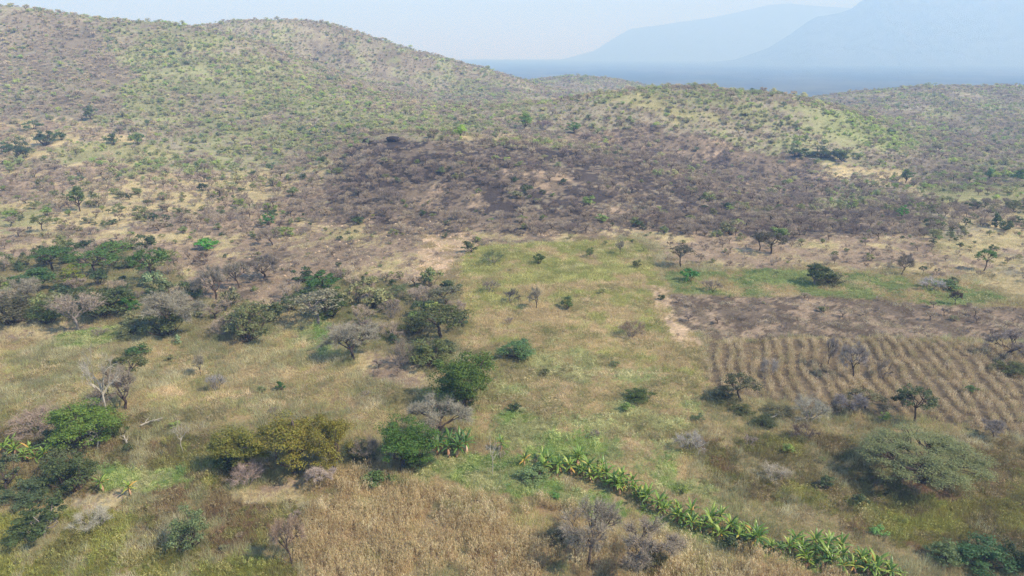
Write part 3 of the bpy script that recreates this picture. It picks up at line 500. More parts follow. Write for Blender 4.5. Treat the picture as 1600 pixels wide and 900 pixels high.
L_ = [
# centre of the picture
('biground',729,633,100,88,GRN,'evergreen_tree','large dark green broad-crowned tree in the middle, a small dark sapling before it',0),
('biground',633,730,97,80,S(78,108,42,K),'evergreen_tree','rounded vivid green tree just left of the dark green banana clump',1),
('biground',462,742,124,100,GOL,'golden_tree','tall golden ochre tree, highest crown of the golden clump',2),
('biground',384,736,96,72,OGR,'golden_tree','olive gold tree on the left flank of the golden clump',0),
('biground',520,738,70,90,S(126,118,48,K),'golden_tree','dull gold narrow tree on the right flank of the golden clump',1),
('fineshrub',356,738,44,38,DKG,'dark_bush','dark green bush under the left edge of the golden trees',0),
('fineshrub',560,724,62,40,DOL,'dark_bush','dim olive bush between the golden clump and the vivid green tree',1),
('baretree',684,692,104,72,GRY,'leafless_tree','wide leafless grey tree with dark leaning limbs behind the banana clump',0),
('round',727,645,40,46,DOL,'sapling','small dark sapling in front of the large dark green tree',0),
('finebare',578,728,46,50,PUR,'bare_bush','tangled grey leafless bush pressed against the left of the vivid green tree',0),
('fineshrub',655,740,52,36,S(76,92,66,K),'dark_bush','grey green bush at the foot of the vivid green tree',2),
('fineshrub',806,568,62,40,S(92,122,80,K),'green_bush','domed green bush with purplish top alone right of the large dark green tree',3),
('fineshrub',672,580,72,56,OLV,'olive_tree','broad olive green bush up-left of the large dark green tree',0),
('finebare',627,578,46,52,PUR,'bare_bush','purplish leafless bush left of the broad olive bush',1),
('umbrella',690,528,86,56,DOL,'acacia_tree','dark olive acacia with layered crown left of the tan field',1),
('fineshrub',650,527,46,40,DOL,'dark_bush','dark bush tucked under the layered acacia left of the tan field',2),
('umbrella',697,478,54,34,S(118,116,100,K),'acacia_tree','grey flat-crowned tree above the layered acacia at the field edge',0),
('baretree',552,562,82,66,GRY,'leafless_tree','spreading grey leafless tree below the grassy green gap',1),
('fineshrub',582,530,28,26,DKG,'green_bush','small dark green bush right of the spreading grey leafless tree',1),
('bareshrub',570,470,40,30,BRN,'bare_bush','brown leafless bush above the spreading grey leafless tree',0),
('bareshrub',625,470,40,28,OLV,'olive_bush','brownish olive bush left of the grey flat-crowned tree',1),
('bareshrub',610,500,36,32,PUR,'bare_bush','grey purple leafless bush left of the layered acacia',2),
('shrub',735,397,24,22,DOL,'green_bush','dark round bush at the upper left corner of the green field',2),
('bareshrub',770,415,38,26,OLV,'olive_bush','thin olive bush inside the top left of the green field',3),
('shrub',841,414,20,18,DKG,'green_bush','small dark green bush in the upper middle of the green field',0),
('round',921,402,16,16,MGR,'green_bush','little green bush at the top edge of the green field',1),
('baretree',968,397,16,22,GRY,'leafless_tree','small leafless sapling at the top right edge of the green field',2),
('shrub',996,419,14,14,DOL,'green_bush','tiny dark bush near the right edge of the green field',3),
('bareshrub',798,475,26,26,S(84,78,76,1.2),'dark_bush','small charcoal bush at the top of the tan field',0),
('baretree',838,482,22,34,GRY,'leafless_tree','thin leafless sapling right of the charcoal bush in the tan field',3),
('shrub',886,485,26,24,MGR,'green_bush','small green bush at centre right of the tan field',4),
('bareshrub',765,460,30,24,PUR,'bare_bush','faint grey leafless bush at the left edge of the tan field',1),
('finebare',986,531,46,36,BRN,'bare_bush','dark-based leafless brown bush alone in the right of the tan field',2),
('fineshrub',997,632,48,24,DKG,'dark_bush','ragged low dark green bush in the olive grass right of centre',0),
('shrub',852,588,16,12,DOL,'dark_bush','tiny dark tuft of bush in the olive grass below the domed green bush',1),
('shrub',1088,660,22,14,BLG,'green_bush','small blue green bush at the left of the darker lower right grassland',2),
# left middle clump
('umbrella',497,506,78,58,S(150,144,130,1.05),'acacia_tree','pale grey flat-topped acacia with a light trunk beside dark green bushes',0),
('fineshrub',520,500,56,48,DKG,'dark_bush','dark green bush behind and right of the pale grey acacia',3),
('round',508,458,56,38,S(70,104,48,K),'green_tree','dark green small tree just above the pale grey acacia',2),
('fineshrub',392,540,86,76,S(112,116,82,K),'olive_tree','large grey olive bush left of the grassy clearing',1),
('finebare',358,532,44,34,PUR,'bare_bush','arching purple grey leafless bush at the left foot of the large grey olive bush',0),
('fineshrub',262,532,66,60,S(98,106,68,K),'olive_tree','dull olive bushy tree with reddish trunk foot at the clump edge',2),
('baretree',270,525,90,78,GRY,'leafless_tree','large hazy grey leafless crown spreading over the dull olive tree',1),
('bareumbrella',124,516,78,64,S(150,130,116,1.1),'leafless_tree','umbrella-shaped leafless tree with pale fanned limbs at the meadow edge',0),
('umbrella',84,424,62,42,S(74,104,52,K),'acacia_tree','dark flat-topped acacia, upper left of the green clump',1),
('umbrella',148,432,72,44,S(82,112,54,K),'acacia_tree','flat-topped green acacia in the middle of the green clump',2),
('umbrella',236,446,64,60,S(78,106,52,K),'acacia_tree','tall flat-topped acacia, rightmost of the green clump',3),
('umbrella',178,404,56,28,S(92,122,54,K),'acacia_tree','low bright flat crown at the back of the green clump',0),
('round',62,455,54,40,S(74,104,58,K),'green_tree','rounded green tree in the left of the green clump',0),
('round',112,452,40,38,S(122,130,52,K),'green_tree','yellowish green small tree between two flat-topped acacias',1),
('fineshrub',160,505,92,66,S(84,96,60,K),'olive_tree','broad dark olive tree behind the umbrella-shaped leafless tree',3),
('fineshrub',22,515,84,58,S(92,88,70,K),'olive_tree','murky brown olive bush at the left frame edge above the meadow',0),
('baretree',40,478,60,44,GRY,'leafless_tree','pale grey leafless tree rising from the left of the green clump',2),
('round',205,492,40,34,S(66,108,48,K),'green_tree','bright dark green tree at the right foot of the green clump',1),
('fineshrub',76,512,60,46,S(80,96,56,K),'olive_tree','dark olive bush bordering the top of the left meadow',1),
('shrub',243,452,36,30,PGR,'pale_bush','pale silvery green bush under the rightmost flat-topped acacia',0),
('bareshrub',198,484,28,16,GOL,'golden_bush','low mustard coloured bush right of the broad dark olive tree',1),
('fineshrub',212,528,58,30,S(112,116,84,K),'olive_bush','low grey green bush between meadow and dull olive tree',2),
('bareshrub',156,528,28,18,PUR,'bare_bush','low slate grey leafless bush in front of the umbrella-shaped leafless tree',3),
('baretree',338,468,48,54,S(128,118,108,1.1),'leafless_tree','slate grey vase-shaped leafless tree on the pinkish ground',3),
('baretree',374,450,40,46,S(136,124,110,1.1),'leafless_tree','dim grey leafless tree right of the vase-shaped one',0),
('baretree',412,436,58,42,S(124,110,100,1.1),'leafless_tree','dark purple grey leafless tree with a wide low crown',1),
('bareshrub',320,416,30,24,DPU,'bare_bush','dark leafless bush below the vivid green shrub on the slope',0),
('baretree',423,384,34,28,PUR,'leafless_tree','round-crowned grey leafless tree below the small green tree on the slope',2),
('shrub',325,392,44,20,BRT,'green_bush','vivid green low shrub on the dry slope above the vase-shaped tree',1),
('round',420,356,20,24,S(76,128,60,K),'green_tree','small bright green tree with a thin trunk on the dry slope',2),
('round',125,330,24,40,S(98,116,72,K),'green_tree','slim dull green tree on the golden slope at left',0),
('umbrella',68,363,30,28,S(112,118,78,K),'acacia_tree','small thin olive tree on the golden slope near the left edge',1),
('fineshrub',72,230,34,26,S(72,92,68,K),'dark_bush','dark green bush, larger of a pair on the upper golden slope',0),
('shrub',96,220,22,14,S(84,102,72,K),'dark_bush','small dark green bush just right of the larger one on the upper golden slope',1),
('fineshrub',36,250,34,34,S(78,96,72,K),'dark_bush','dark blue green bush at the lower left of the upper golden slope',1),
('shrub',10,245,26,22,S(86,104,76,K),'dark_bush','dark green bush at the left edge of the upper golden slope',2),
('shrub',179,229,22,20,S(84,100,68,K),'dark_bush','lone rounded green bush right of centre on the upper golden slope',3),
('shrub',52,206,28,16,S(96,116,80,K),'green_bush','greyish green bush near the top of the upper golden slope',4),
('shrub',216,228,24,20,S(112,130,80,K),'green_bush','pale green bush at the right end of the upper golden slope',0),
('shrub',143,190,20,24,S(100,112,88,K),'green_bush','blue green bush at the foot of the big left hill',1),
# left foreground
('snag',168,664,56,124,GRY,'dead_tree','tall bleached dead tree with forked bare limbs at left',0),
('baretree',196,640,70,70,PUR,'leafless_tree','grey purple leafless tree behind the tall bleached dead tree',3),
('umbrella',205,600,56,50,DOL,'acacia_tree','dusky olive tree behind and above the bleached dead tree',2),
('biground',130,706,96,82,S(104,128,52,K),'green_tree','yellow green topped tree in front of the tall bleached dead tree',2),
('fineshrub',98,700,44,52,S(74,92,66,K),'dark_bush','dusky green bush on the left side of the yellow green topped tree',3),
('snag',152,702,56,52,GRY,'dead_tree','low white dead branches in front of the yellow green topped tree',1),
('fineshrub',183,690,34,40,DKG,'dark_bush','dark bush on the right side of the yellow green topped tree',0),
('finebare',62,692,90,60,S(158,132,116,1.1),'bare_bush','wide brown leafless thicket at far left above the bananas',1),
('round',66,842,86,64,S(76,90,56,K),'dark_tree','dark green tree with a pale trunk near the bottom left corner',1),
('fineshrub',50,800,80,44,S(86,100,74,K),'dark_bush','dusky green crown behind the dark green tree near the bottom left corner',2),
('fineshrub',122,784,84,76,S(80,92,58,K),'dark_bush','large dark bush right above the dark tree near the bottom left corner',3),
('umbrella',96,745,60,44,S(92,100,70,K),'acacia_tree','dull olive small tree below the left banana patch',0),
('round',14,768,42,62,S(98,108,86,K),'green_tree','grey green small tree at the left frame edge below the bananas',2),
('finebare',154,836,62,44,S(170,158,140,1.05),'bare_bush','white-twigged leafless dome of bush in the bottom left grass',0),
('fineshrub',302,868,56,76,S(108,122,88,K),'green_bush','tall blue green bush standing alone in the bottom left grass',2),
('baretree',456,882,50,78,BRN,'leafless_tree','brown leafless tree at the left edge of the brown crop',0),
('finebare',388,768,54,52,S(170,140,128,1.1),'bare_bush','pinkish brown leafless bush in front of the golden trees',2),
('baretree',500,765,42,40,S(176,152,140,1.1),'leafless_tree','thin pinkish leafless tree right below the golden clump',1),
('snag',286,706,24,52,GRY,'dead_tree','slender grey dead tree left of the golden clump',2),
('baretree',313,588,20,34,GRY,'leafless_tree','thin grey leafless sapling in the left tan grass',2),
('bareshrub',338,615,30,34,S(150,140,138,1.1),'bare_bush','grey leafless bush in the left tan grass above the golden clump',1),
('shrub',440,612,14,18,S(60,100,50,K),'green_bush','small dark green bush in the left tan grass above the golden clump',2),
('shrub',218,556,36,20,S(70,100,56,K),'green_bush','low dark green bush in the meadow below the dull olive tree',3),
('shrub',280,540,16,18,PGR,'pale_bush','small pale silvery bush in the meadow below the dull olive tree',4),
('shrub',40,500,18,16,S(110,118,80,K),'olive_bush','little olive bush in the pale meadow near the left edge',0),
('shrub',590,768,52,14,S(86,108,62,K),'green_bush','low dark green bush in the brown crop below the vivid green tree',1),
('snag',770,742,26,64,GRY,'dead_tree','slim white dead tree standing in the lush grass by the bananas',3),
('fineshrub',835,760,54,22,S(120,140,96,K),'green_bush','soft grey green low bush in the lush grass before the bananas',0),
('shrub',868,782,18,14,S(100,140,70,K),'green_bush','tiny bright bush at the lower rim of the lush grass',1),
# foreground bare trees
('baretree',918,884,98,98,S(148,132,116,1.05),'leafless_tree','dark-limbed leafless tree in the bottom centre, left of a pair',2),
('baretree',996,893,100,84,S(146,128,112,1.05),'leafless_tree','broad brown grey leafless tree in the bottom centre, right of a pair',3),
('fineshrub',872,854,46,34,S(120,116,96,1.1),'dark_bush','small scrubby bush left of the dark-limbed leafless tree',1),
('fineshrub',1020,900,44,40,S(110,104,70,1.1),'olive_bush','olive brown bush at the right foot of the broad leafless tree',2),
# right
('bigumbrella',1436,752,166,70,ACA,'acacia_tree','huge wide umbrella acacia with feathery grey green crown at right',0),
('finebare',1372,728,70,36,DPU,'dark_bush','dark reddish thicket under the left side of the huge umbrella acacia',1),
('umbrella',1157,629,56,48,S(96,98,76,K),'acacia_tree','dark flat-topped acacia at the left edge of the row crop',3),
('fineshrub',1128,633,54,18,S(90,92,70,K),'dark_bush','low dark bush left of the flat-topped acacia by the row crop',0),
('fineshrub',1161,652,36,22,DOL,'dark_bush','dark rounded bush just below the flat-topped acacia by the row crop',1),
('fineshrub',1214,655,44,26,S(112,108,84,K),'olive_bush','brown olive bush left of the pale grey leafless bush',2),
('fineshrub',1192,672,40,20,S(78,86,58,K),'dark_bush','dark low bush beside whitish rubble in the lower right grass',3),
('finebare',1264,664,66,48,S(158,148,132,1.05),'bare_bush','pale grey leafless bush below the row crop',2),
('finebare',1250,692,46,32,DPU,'dark_bush','dark purple brown bush below the pale grey leafless bush',0),
('baretree',1332,648,52,38,S(134,122,122,1.1),'leafless_tree','grey leafless tree at the bottom edge of the row crop',0),
('round',1409,642,30,36,S(54,66,46,K),'dark_tree','dense dark tree touching the left side of the thin-trunked acacia',1),
('umbrella',1426,662,54,60,S(96,106,78,K),'acacia_tree','thin-trunked umbrella acacia above the huge wide acacia',2),
('umbrella',1350,640,56,36,S(118,112,88,K),'acacia_tree','brownish thin crown behind the grey leafless tree at the crop edge',0),
('baretree',1550,684,34,32,S(146,130,122,1.05),'leafless_tree','small purple grey leafless tree on the lower right corner of the row crop',1),
('baretree',1332,592,40,58,S(156,140,134,1.1),'leafless_tree','tall thin leafless tree standing inside the row crop',2),
('baretree',1294,575,22,50,S(150,134,128,1.1),'leafless_tree','narrow leafless tree left of the tall one inside the row crop',3),
('bareshrub',1374,594,30,36,PUR,'bare_bush','grey leafless bush right of the tall leafless tree in the row crop',0),
('baretree',1570,560,66,46,S(140,122,114,1.1),'leafless_tree','wide leafless tree at the top right of the row crop',0),
('shrub',1516,618,20,16,S(84,116,70,K),'green_bush','small green bush inside the row crop at right',1),
('bareshrub',1202,592,30,34,S(150,138,134,1.1),'bare_bush','grey leafless bush at the left of the row crop',2),
('fineshrub',1580,590,50,20,DOL,'dark_bush','dark low bush in the right end of the row crop',2),
('finebare',1208,755,50,28,S(172,154,132,1.05),'bare_bush','pale pinkish leafless bush in the lower right grass above the bananas',1),
('finebare',1078,712,50,42,S(168,154,148,1.1),'bare_bush','pale grey leafless bush at the left of the lower right grass',2),
('fineshrub',1470,890,54,46,S(108,124,86,K),'green_bush','blue green bush at the right end of the banana row',0),
('fineshrub',1530,906,100,44,S(70,100,66,K),'dark_bush','long dark green bush along the bottom right edge',1),
('fineshrub',1596,906,70,56,S(58,72,48,K),'dark_bush','darkest bush in the bottom right corner',2),
('shrub',1370,838,26,18,S(110,150,84,K),'green_bush','bright green small bush in the grass right of the bananas',3),
('shrub',1480,455,40,12,S(110,130,86,K),'green_bush','low grey green bush at the right of the green strip',4),
('shrub',1075,443,30,24,S(72,128,60,K),'green_bush','bright round bush at the left end of the green strip',0),
('bareshrub',1110,458,34,24,PUR,'bare_bush','small brown leafless bush right of the bright round bush on the strip',1),
('round',1275,445,40,36,S(80,92,58,K),'dark_tree','dark rounded tree on the green strip with shade below',0),
('fineshrub',1300,450,44,26,S(104,104,80,K),'olive_bush','brown green bush at the right of the dark tree on the strip',3),
('bareshrub',1451,456,38,24,S(176,162,160,1.1),'bare_bush','pale leafless bush in the right half of the green strip',2),
('baretree',1492,476,18,24,DPU,'leafless_tree','small dark leafless tree on the lower edge of the green strip',1),
('umbrella',1064,418,36,38,S(104,100,92,K),'acacia_tree','dark lone flat-topped tree above the left of the green strip',1),
('umbrella',1204,397,46,36,S(92,88,82,K),'acacia_tree','dark twin-crowned acacia on the scrubby slope above the green strip',2),
('umbrella',1186,392,30,30,S(98,94,86,K),'acacia_tree','smaller dark acacia touching the twin-crowned one on its left',3),
('baretree',1410,430,24,30,PUR,'leafless_tree','small leafless tree on the pink ground above the green strip',2),
('round',1408,342,20,22,S(84,140,64,K),'green_tree','bright green small tree alone on the purple scrub slope',1),
('umbrella',1537,424,28,36,S(92,124,64,K),'acacia_tree','small green-topped acacia on the golden ground at right',1),
('baretree',1414,420,18,26,PUR,'leafless_tree','thin leafless sapling on the pink ground right of the smaller one',3),
('shrub',1246,250,34,16,S(82,100,64,K),'dark_bush','dark green bush, leftmost of three on the ridge slope at right',0),
('fineshrub',1285,253,46,22,S(78,92,66,K),'dark_bush','dark green bush, widest of three on the ridge slope at right',1),
('shrub',1316,256,34,20,S(92,104,76,K),'dark_bush','dusky bush, rightmost of three on the ridge slope at right',2),
('shrub',1545,280,22,18,S(92,124,66,K),'green_bush','round green bush near the right edge, left of a larger one',3),
('shrub',1590,285,32,22,S(84,114,62,K),'green_bush','larger round green bush at the right frame edge',4),
('round',1415,286,18,22,S(100,120,80,K),'green_tree','small grey green tree on the golden patch at right',0),
('round',821,204,20,26,S(112,140,72,K),'green_tree','tall green tree on the saddle behind the scorched hill',0),
('shrub',719,217,24,22,S(150,180,72,K),'green_bush','bright yellow green bush on the crest of the scorched hill',1),
('round',896,208,22,18,S(90,130,62,K),'green_tree','rounded green tree right of the purple leafless one on the saddle',2),
('bareshrub',850,206,38,18,S(140,116,118,1.1),'bare_bush','purple leafless bush on the saddle between two green trees',1),
]
for t_ in L_:
    kd, px, py, wp, hp, tn, nm, lb, vr = t_
    plant(kd, px, py, wp, hp, tn, nm, lb, 'tree' if 'tree' in nm or nm == 'sapling' else 'bush', None, vr, M_GREY if (nm == 'dark_tree' or lb.startswith('pale grey flat')) else None)
# ------------------------------------------------------------------ dark charred boulders on the crest of the scorched hill
def rock_mesh(seed, nm, m):
    rg = np.random.default_rng(seed); import bmesh
    bm = bmesh.new(); bmesh.ops.create_icosphere(bm, subdivisions=2, radius=1)
    for v in bm.verts:
        q = np.array(v.co); s_ = .75+.5*fbm(q[0]*1.7+seed, q[1]*1.7+q[2]*1.3, seed, 3); v.co = v.co*float(s_)
        v.co.z *= .7
    me = bpy.data.meshes.new(nm); bm.to_mesh(me); bm.free(); me.materials.append(m); return me
for i, (px, py, wp, lb) in enumerate([(573,222,14,'upright black boulder near the left end of the scorched crest'), (616,217,18,'flat black boulder on the top of the scorched crest')]):
    x, y = at(px, py+3); z = float(H(x, y)); k = float(project(x, y, z)[2])/FPX; o = bpy.data.objects.new('boulder', rock_mesh(40+i, 'boulder', M_ROCK)); C.objects.link(o)
    o.location = (x, y, z+.3); s_ = wp*k/2*1.5; o.scale = (s_*(.7, 1)[i], s_*.8, s_*(1.1, .6)[i]); o.rotation_euler = (0, .2, i); tag(o, lb, 'boulder')
# ------------------------------------------------------------------ fallen bleached wood
def fallen(px, py, ln, az, label, seed):
    x, y = at(px, py); z = float(H(x, y)); rg = np.random.default_rng(seed); g = Geo(); d = np.array([math.cos(az), math.sin(az), .08])*ln
    limb(g, rg, np.array([0, 0, .35])-d*.5, np.array([0, 0, .55])+d*.5, .12, .05, 0, 6, .06, 5)
    e = bpy.data.objects.new('fallen_branch', g.mesh('fallen_branch', [M_WHITE])); C.objects.link(e); e.location = (x, y, z); tag(e, label, 'fallen branch')
    g2 = Geo()
    for k in range(5):
        t = rg.uniform(-.3, .45); p = np.array([0, 0, .45])+d*t; a = az+rg.choice([-1, 1])*rg.uniform(.4, 1.0); limb(g2, rg, p, p+np.array([math.cos(a), math.sin(a), rg.uniform(.1, .6)])*ln*rg.uniform(.25, .45), .06, .02, 0, 5, .12, 3)
    c = bpy.data.objects.new('limb', g2.mesh('limb', [M_WHITE])); C.objects.link(c); c.parent = e
fallen(238, 664, 2.6, .5, 'bleached forked branch lying in the grass right of the dead tree', 1)
fallen(197, 692, 1.8, 2.2, 'short white broken branch on bare ground by the yellow green topped tree', 2)
fallen(1206, 655, 1.6, .3, 'whitish broken wood lying by a dark low bush below the row crop', 3)
# ------------------------------------------------------------------ banana plants
def banana_leaf(seed, L, W, rise, droop):
    rg = np.random.default_rng(seed); g = Geo(); n = 7; V = []
    x = 0.0; z = 0.0; a = rise; st = L/n; pts = [(0, 0)]
    for i in range(n):
        x += math.cos(a)*st; z += math.sin(a)*st; pts.append((x, z)); a -= droop*(.4+1.2*i/n)/n
    for i, (px_, pz_) in enumerate(pts):
        t = i/n; wd = W*(math.sin(math.pi*min(.06+t*.94, 1))**.6)*(1 if t > .12 else .3)*rg.uniform(.85, 1.1); wd = max(wd, .03)
        V += [(px_, -wd/2, pz_-.22*wd), (px_, 0, pz_), (px_, wd/2, pz_-.22*wd)]
    F = [(3*i+j, 3*i+3+j, 3*i+4+j, 3*i+1+j) for i in range(n) for j in (0, 1)]; g.add(np.array(V), F, 0); return g.mesh('leaf', [M_BANANA])
LUP = [banana_leaf(i, 1.4+.2*i, .3, R(72-6*i), R(60)) for i in range(3)]
LMID = [banana_leaf(10+i, 1.45+.15*i, .32, R(48-8*i), R(85)) for i in range(3)]
LLOW = [banana_leaf(20+i, 1.35, .28, R(12-10*i), R(75)) for i in range(2)]
LDEAD = [banana_leaf(30+i, 1.4, .3, R(-35-12*i), R(50)) for i in range(2)]
gs = Geo(); limb(gs, np.random.default_rng(3), (0, 0, -.05), (0, 0, 1.0), .14, .09, 0, 8, .02, 3); STEM = gs.mesh('pseudostem', [M_STEM])
BG = [S(94,128,48,1.15), S(108,140,52,1.15), S(130,152,62,1.2), S(78,110,46,1.1)]; BY = [S(176,168,70,1.2), S(196,164,72,1.1), S(150,160,66,1.2)]; BD = [S(176,136,92), S(150,116,84), S(190,156,112)]
def banana(x, y, sc, label, group=None, cool=False, yellow=.1):
    z = float(H(x, y)); e = bpy.data.objects.new('banana_plant', None); C.objects.link(e); e.location = (x, y, z); e.rotation_euler = (random.uniform(-.06, .06), random.uniform(-.06, .06), random.uniform(0, 6.28)); e.scale = (sc,)*3
    tag(e, label, 'banana plant', group); hs = random.uniform(1.0, 1.7)
    s_ = bpy.data.objects.new('pseudostem', STEM); C.objects.link(s_); s_.parent = e; s_.scale = (1, 1, hs)
    a = random.uniform(0, 6.28)
    for me, n, zz in ((LUP, 4, 1), (LMID, 5, .95), (LLOW, 4, .85), (LDEAD, 2, .78)):
        for k in range(n):
            o = bpy.data.objects.new('leaf', random.choice(me)); C.objects.link(o); o.parent = e; a += 2.4+random.uniform(-.35, .35)
            o.location = (0, 0, hs*zz-.02*k); o.rotation_euler = (0, random.uniform(-.15, .15), a); q = random.uniform(.8, 1.12); o.scale = (q, q, q)
            c = random.choice(BD) if me is LDEAD else (random.choice(BY) if random.random() < (yellow*2 if me is LLOW else yellow*.3) else random.choice(BG if not cool else BG[:1]+BG[3:]))
            if cool and me is not LDEAD: c = c*np.array([.8, .9, 1.1])
            o['tint'] = [float(v) for v in c]
    return e
ORD = 'first second third fourth fifth sixth seventh eighth ninth tenth eleventh twelfth thirteenth fourteenth fifteenth sixteenth seventeenth eighteenth nineteenth'.split()
TENS = {20: ('twentieth', 'twenty'), 30: ('thirtieth', 'thirty'), 40: ('fortieth', 'forty'), 50: ('fiftieth', 'fifty'), 60: ('sixtieth', 'sixty')}
def nth(k): return ORD[k-1] if k < 20 else TENS[k//10*10][0] if k % 10 == 0 else TENS[k//10*10][1]+'-'+ORD[k % 10-1]
CNT = [0, 0, 0]
def rank(side): CNT[side] += 1; return nth(CNT[side])
ROWG = 'banana plants of the long row across the lower right'
rp = [at(*p) for p in [(846,738),(880,742),(915,748),(950,762),(985,782),(1020,802),(1055,818),(1095,832),(1140,846),(1190,862),(1240,876),(1290,888),(1340,898),(1385,908),(1415,916)]]
seg = [0]
for a_, b_ in zip(rp[:-1], rp[1:]): seg.append(seg[-1]+math.dist(a_, b_))
s_ = 0.0
while s_ < seg[-1]:
    i = max(k for k in range(len(seg)-1) if seg[k] <= s_); t = (s_-seg[i])/(seg[i+1]-seg[i]); x = rp[i][0]+(rp[i+1][0]-rp[i][0])*t; y = rp[i][1]+(rp[i+1][1]-rp[i][1])*t
    for side in (0, 1, 2):
        if random.random() < (.9, .85, .45)[side]: banana(x+random.uniform(-.55, .55), y+.1+side*1.2+random.uniform(-.5, .5), random.choice((.42, .56, .66, .74, .86))*random.uniform(.9, 1.08), '%s banana plant from the upper left end in the %s line of the row' % (rank(side), ('front', 'middle', 'back')[side]), ROWG)
    s_ += random.uniform(.52, .85)
for px, py, wh_ in [(686,708,'front left'),(700,712,'front left of centre'),(716,712,'front right of centre'),(728,706,'far right'),(705,700,'middle back'),(690,698,'back left'),(718,698,'back right')]: x, y = at(px, py); banana(x, y, random.uniform(.8, 1.0), 'banana plant at the %s of the clump beside the vivid green tree' % wh_, 'banana plants of the dark clump', True, .02)
x, y = at(783, 704); banana(x, y, .72, 'small banana plant just behind the slim white dead tree')
x, y = at(820, 728); banana(x, y, .72, 'yellowing banana plant standing apart at the upper left end of the row', None, False, .8)
for px, py, wh_ in [(8,712,'leftmost front'),(24,712,'second front'),(40,722,'third front'),(56,724,'fourth front'),(70,722,'fifth front'),(84,716,'rightmost'),(20,702,'left back'),(50,714,'right back')]: x, y = at(px, py); banana(x, y, random.uniform(.72, .95), '%s banana plant of the bright patch at the left frame edge' % wh_, 'banana plants of the left edge patch')
x, y = at(112, 752); banana(x, y, .75, 'banana plant half hidden among dark bushes below the left edge patch')
x, y = at(160, 768); banana(x, y, .7, 'small dark banana plant left of the lone one with a yellow hanging leaf')
x, y = at(203, 776); banana(x, y, .7, 'lone small bright banana plant with a yellow hanging leaf in lower left grass', None, False, .5)
# ------------------------------------------------------------------ grass, weeds and crops (too many to count)
def tuft(seed, n=46, wd=.014, hmin=.45, lean=.28, bend=True):
    rg = np.random.default_rng(seed); g = Geo(); r = np.sqrt(rg.uniform(0, 1, n))*.62; a = rg.uniform(0, 6.283, n); P = np.stack([r*np.cos(a), r*np.sin(a), 0*r-.04], 1)
    h = rg.uniform(hmin, 1.05, n); D = np.stack([rg.normal(size=n)*lean, rg.normal(size=n)*lean, h], 1)
    g.slivers(rg, P, D, wd*rg.uniform(.7, 1.4, n)); return g.mesh('tuft', [M_GRASS])
def weed(seed, n=60, size=.07):
    rg = np.random.default_rng(seed); g = Geo(); cen = np.stack([rg.uniform(-.45, .45, 7), rg.uniform(-.45, .45, 7), rg.uniform(.2, .75, 7)], 1); clump_leaves(g, rg, cen, np.array([[.2, .2, .3]]*7), n, size, 0, -.8, .2)
    P = np.stack([rg.uniform(-.5, .5, 22), rg.uniform(-.5, .5, 22), np.zeros(22)-.03], 1); g.slivers(rg, P, np.stack([rg.normal(size=22)*.2, rg.normal(size=22)*.2, rg.uniform(.5, 1, 22)], 1), .012); return g.mesh('weed', [M_GRASS])
def stalk(seed, n=13):
    rg = np.random.default_rng(seed); g = Geo()
    for k in range(n):
        p = np.array([rg.uniform(-.55, .55), rg.uniform(-.55, .55), -.04]); h = rg.uniform(.65, 1.1); l = rg.normal(size=2)*.1; g.slivers(rg, p[None], np.array([[l[0], l[1], h]]), .011)
        for q in range(6):
            t = rg.uniform(.25, .95); a = rg.uniform(0, 6.283); b = p+np.array([l[0]*t, l[1]*t, h*t]); L = rg.uniform(.16, .3); mid = b+np.array([math.cos(a)*L*.6, math.sin(a)*L*.6, L*.35]); tip = b+np.array([math.cos(a)*L, math.sin(a)*L, -L*rg.uniform(.1, .9)]); sd_ = np.array([-math.sin(a), math.cos(a), 0])*.015
            g.add(np.array([b-sd_*.5, b+sd_*.5, mid+sd_, mid-sd_, tip]), [(0, 1, 2, 3), (3, 2, 4)], 0)
    return g.mesh('stalk', [M_GRASS])
GC = proto_collection('ground_plants', [tuft(i) for i in range(4)]+[weed(10+i) for i in range(3)]+[stalk(20+i) for i in range(4)])
WEEDY = {COV[n]['i'] for n in ('lush', 'olive', 'yellow', 'rust', 'darkgrass', 'palegreen', 'strip', 'midolive')}
GHT = np.array([COV[n]['gh'] for n in NAMES]); GDN = np.array([COV[n]['gd'] for n in NAMES]); SDN = np.array([COV[n]['sd'] for n in NAMES]); MIX = np.array([COV[n]['mix'] for n in NAMES])
maxt = max(len(COV[n]['tints']) for n in NAMES); TN = np.array([[COV[n]['tints'][k % len(COV[n]['tints'])] for k in range(maxt)] for n in NAMES]); NT = np.array([len(COV[n]['tints']) for n in NAMES])
def pick_tint(idx, x, y, rg):
    f = np.clip((fbm(x/7, y/7, 51)-.3)/.4, 0, .999)*.75+rg.uniform(0, .25, len(x)); k = (f*NT[idx]).astype(int) % NT[idx]
    c = TN[idx, k]; v = (.6+.8*fbm(x/2.6, y/2.6, 61, 3))*rg.uniform(.78, 1.22, len(x)); return c*v[:, None]
GP, GI, GR, GS_, GT = [], [], [], [], []
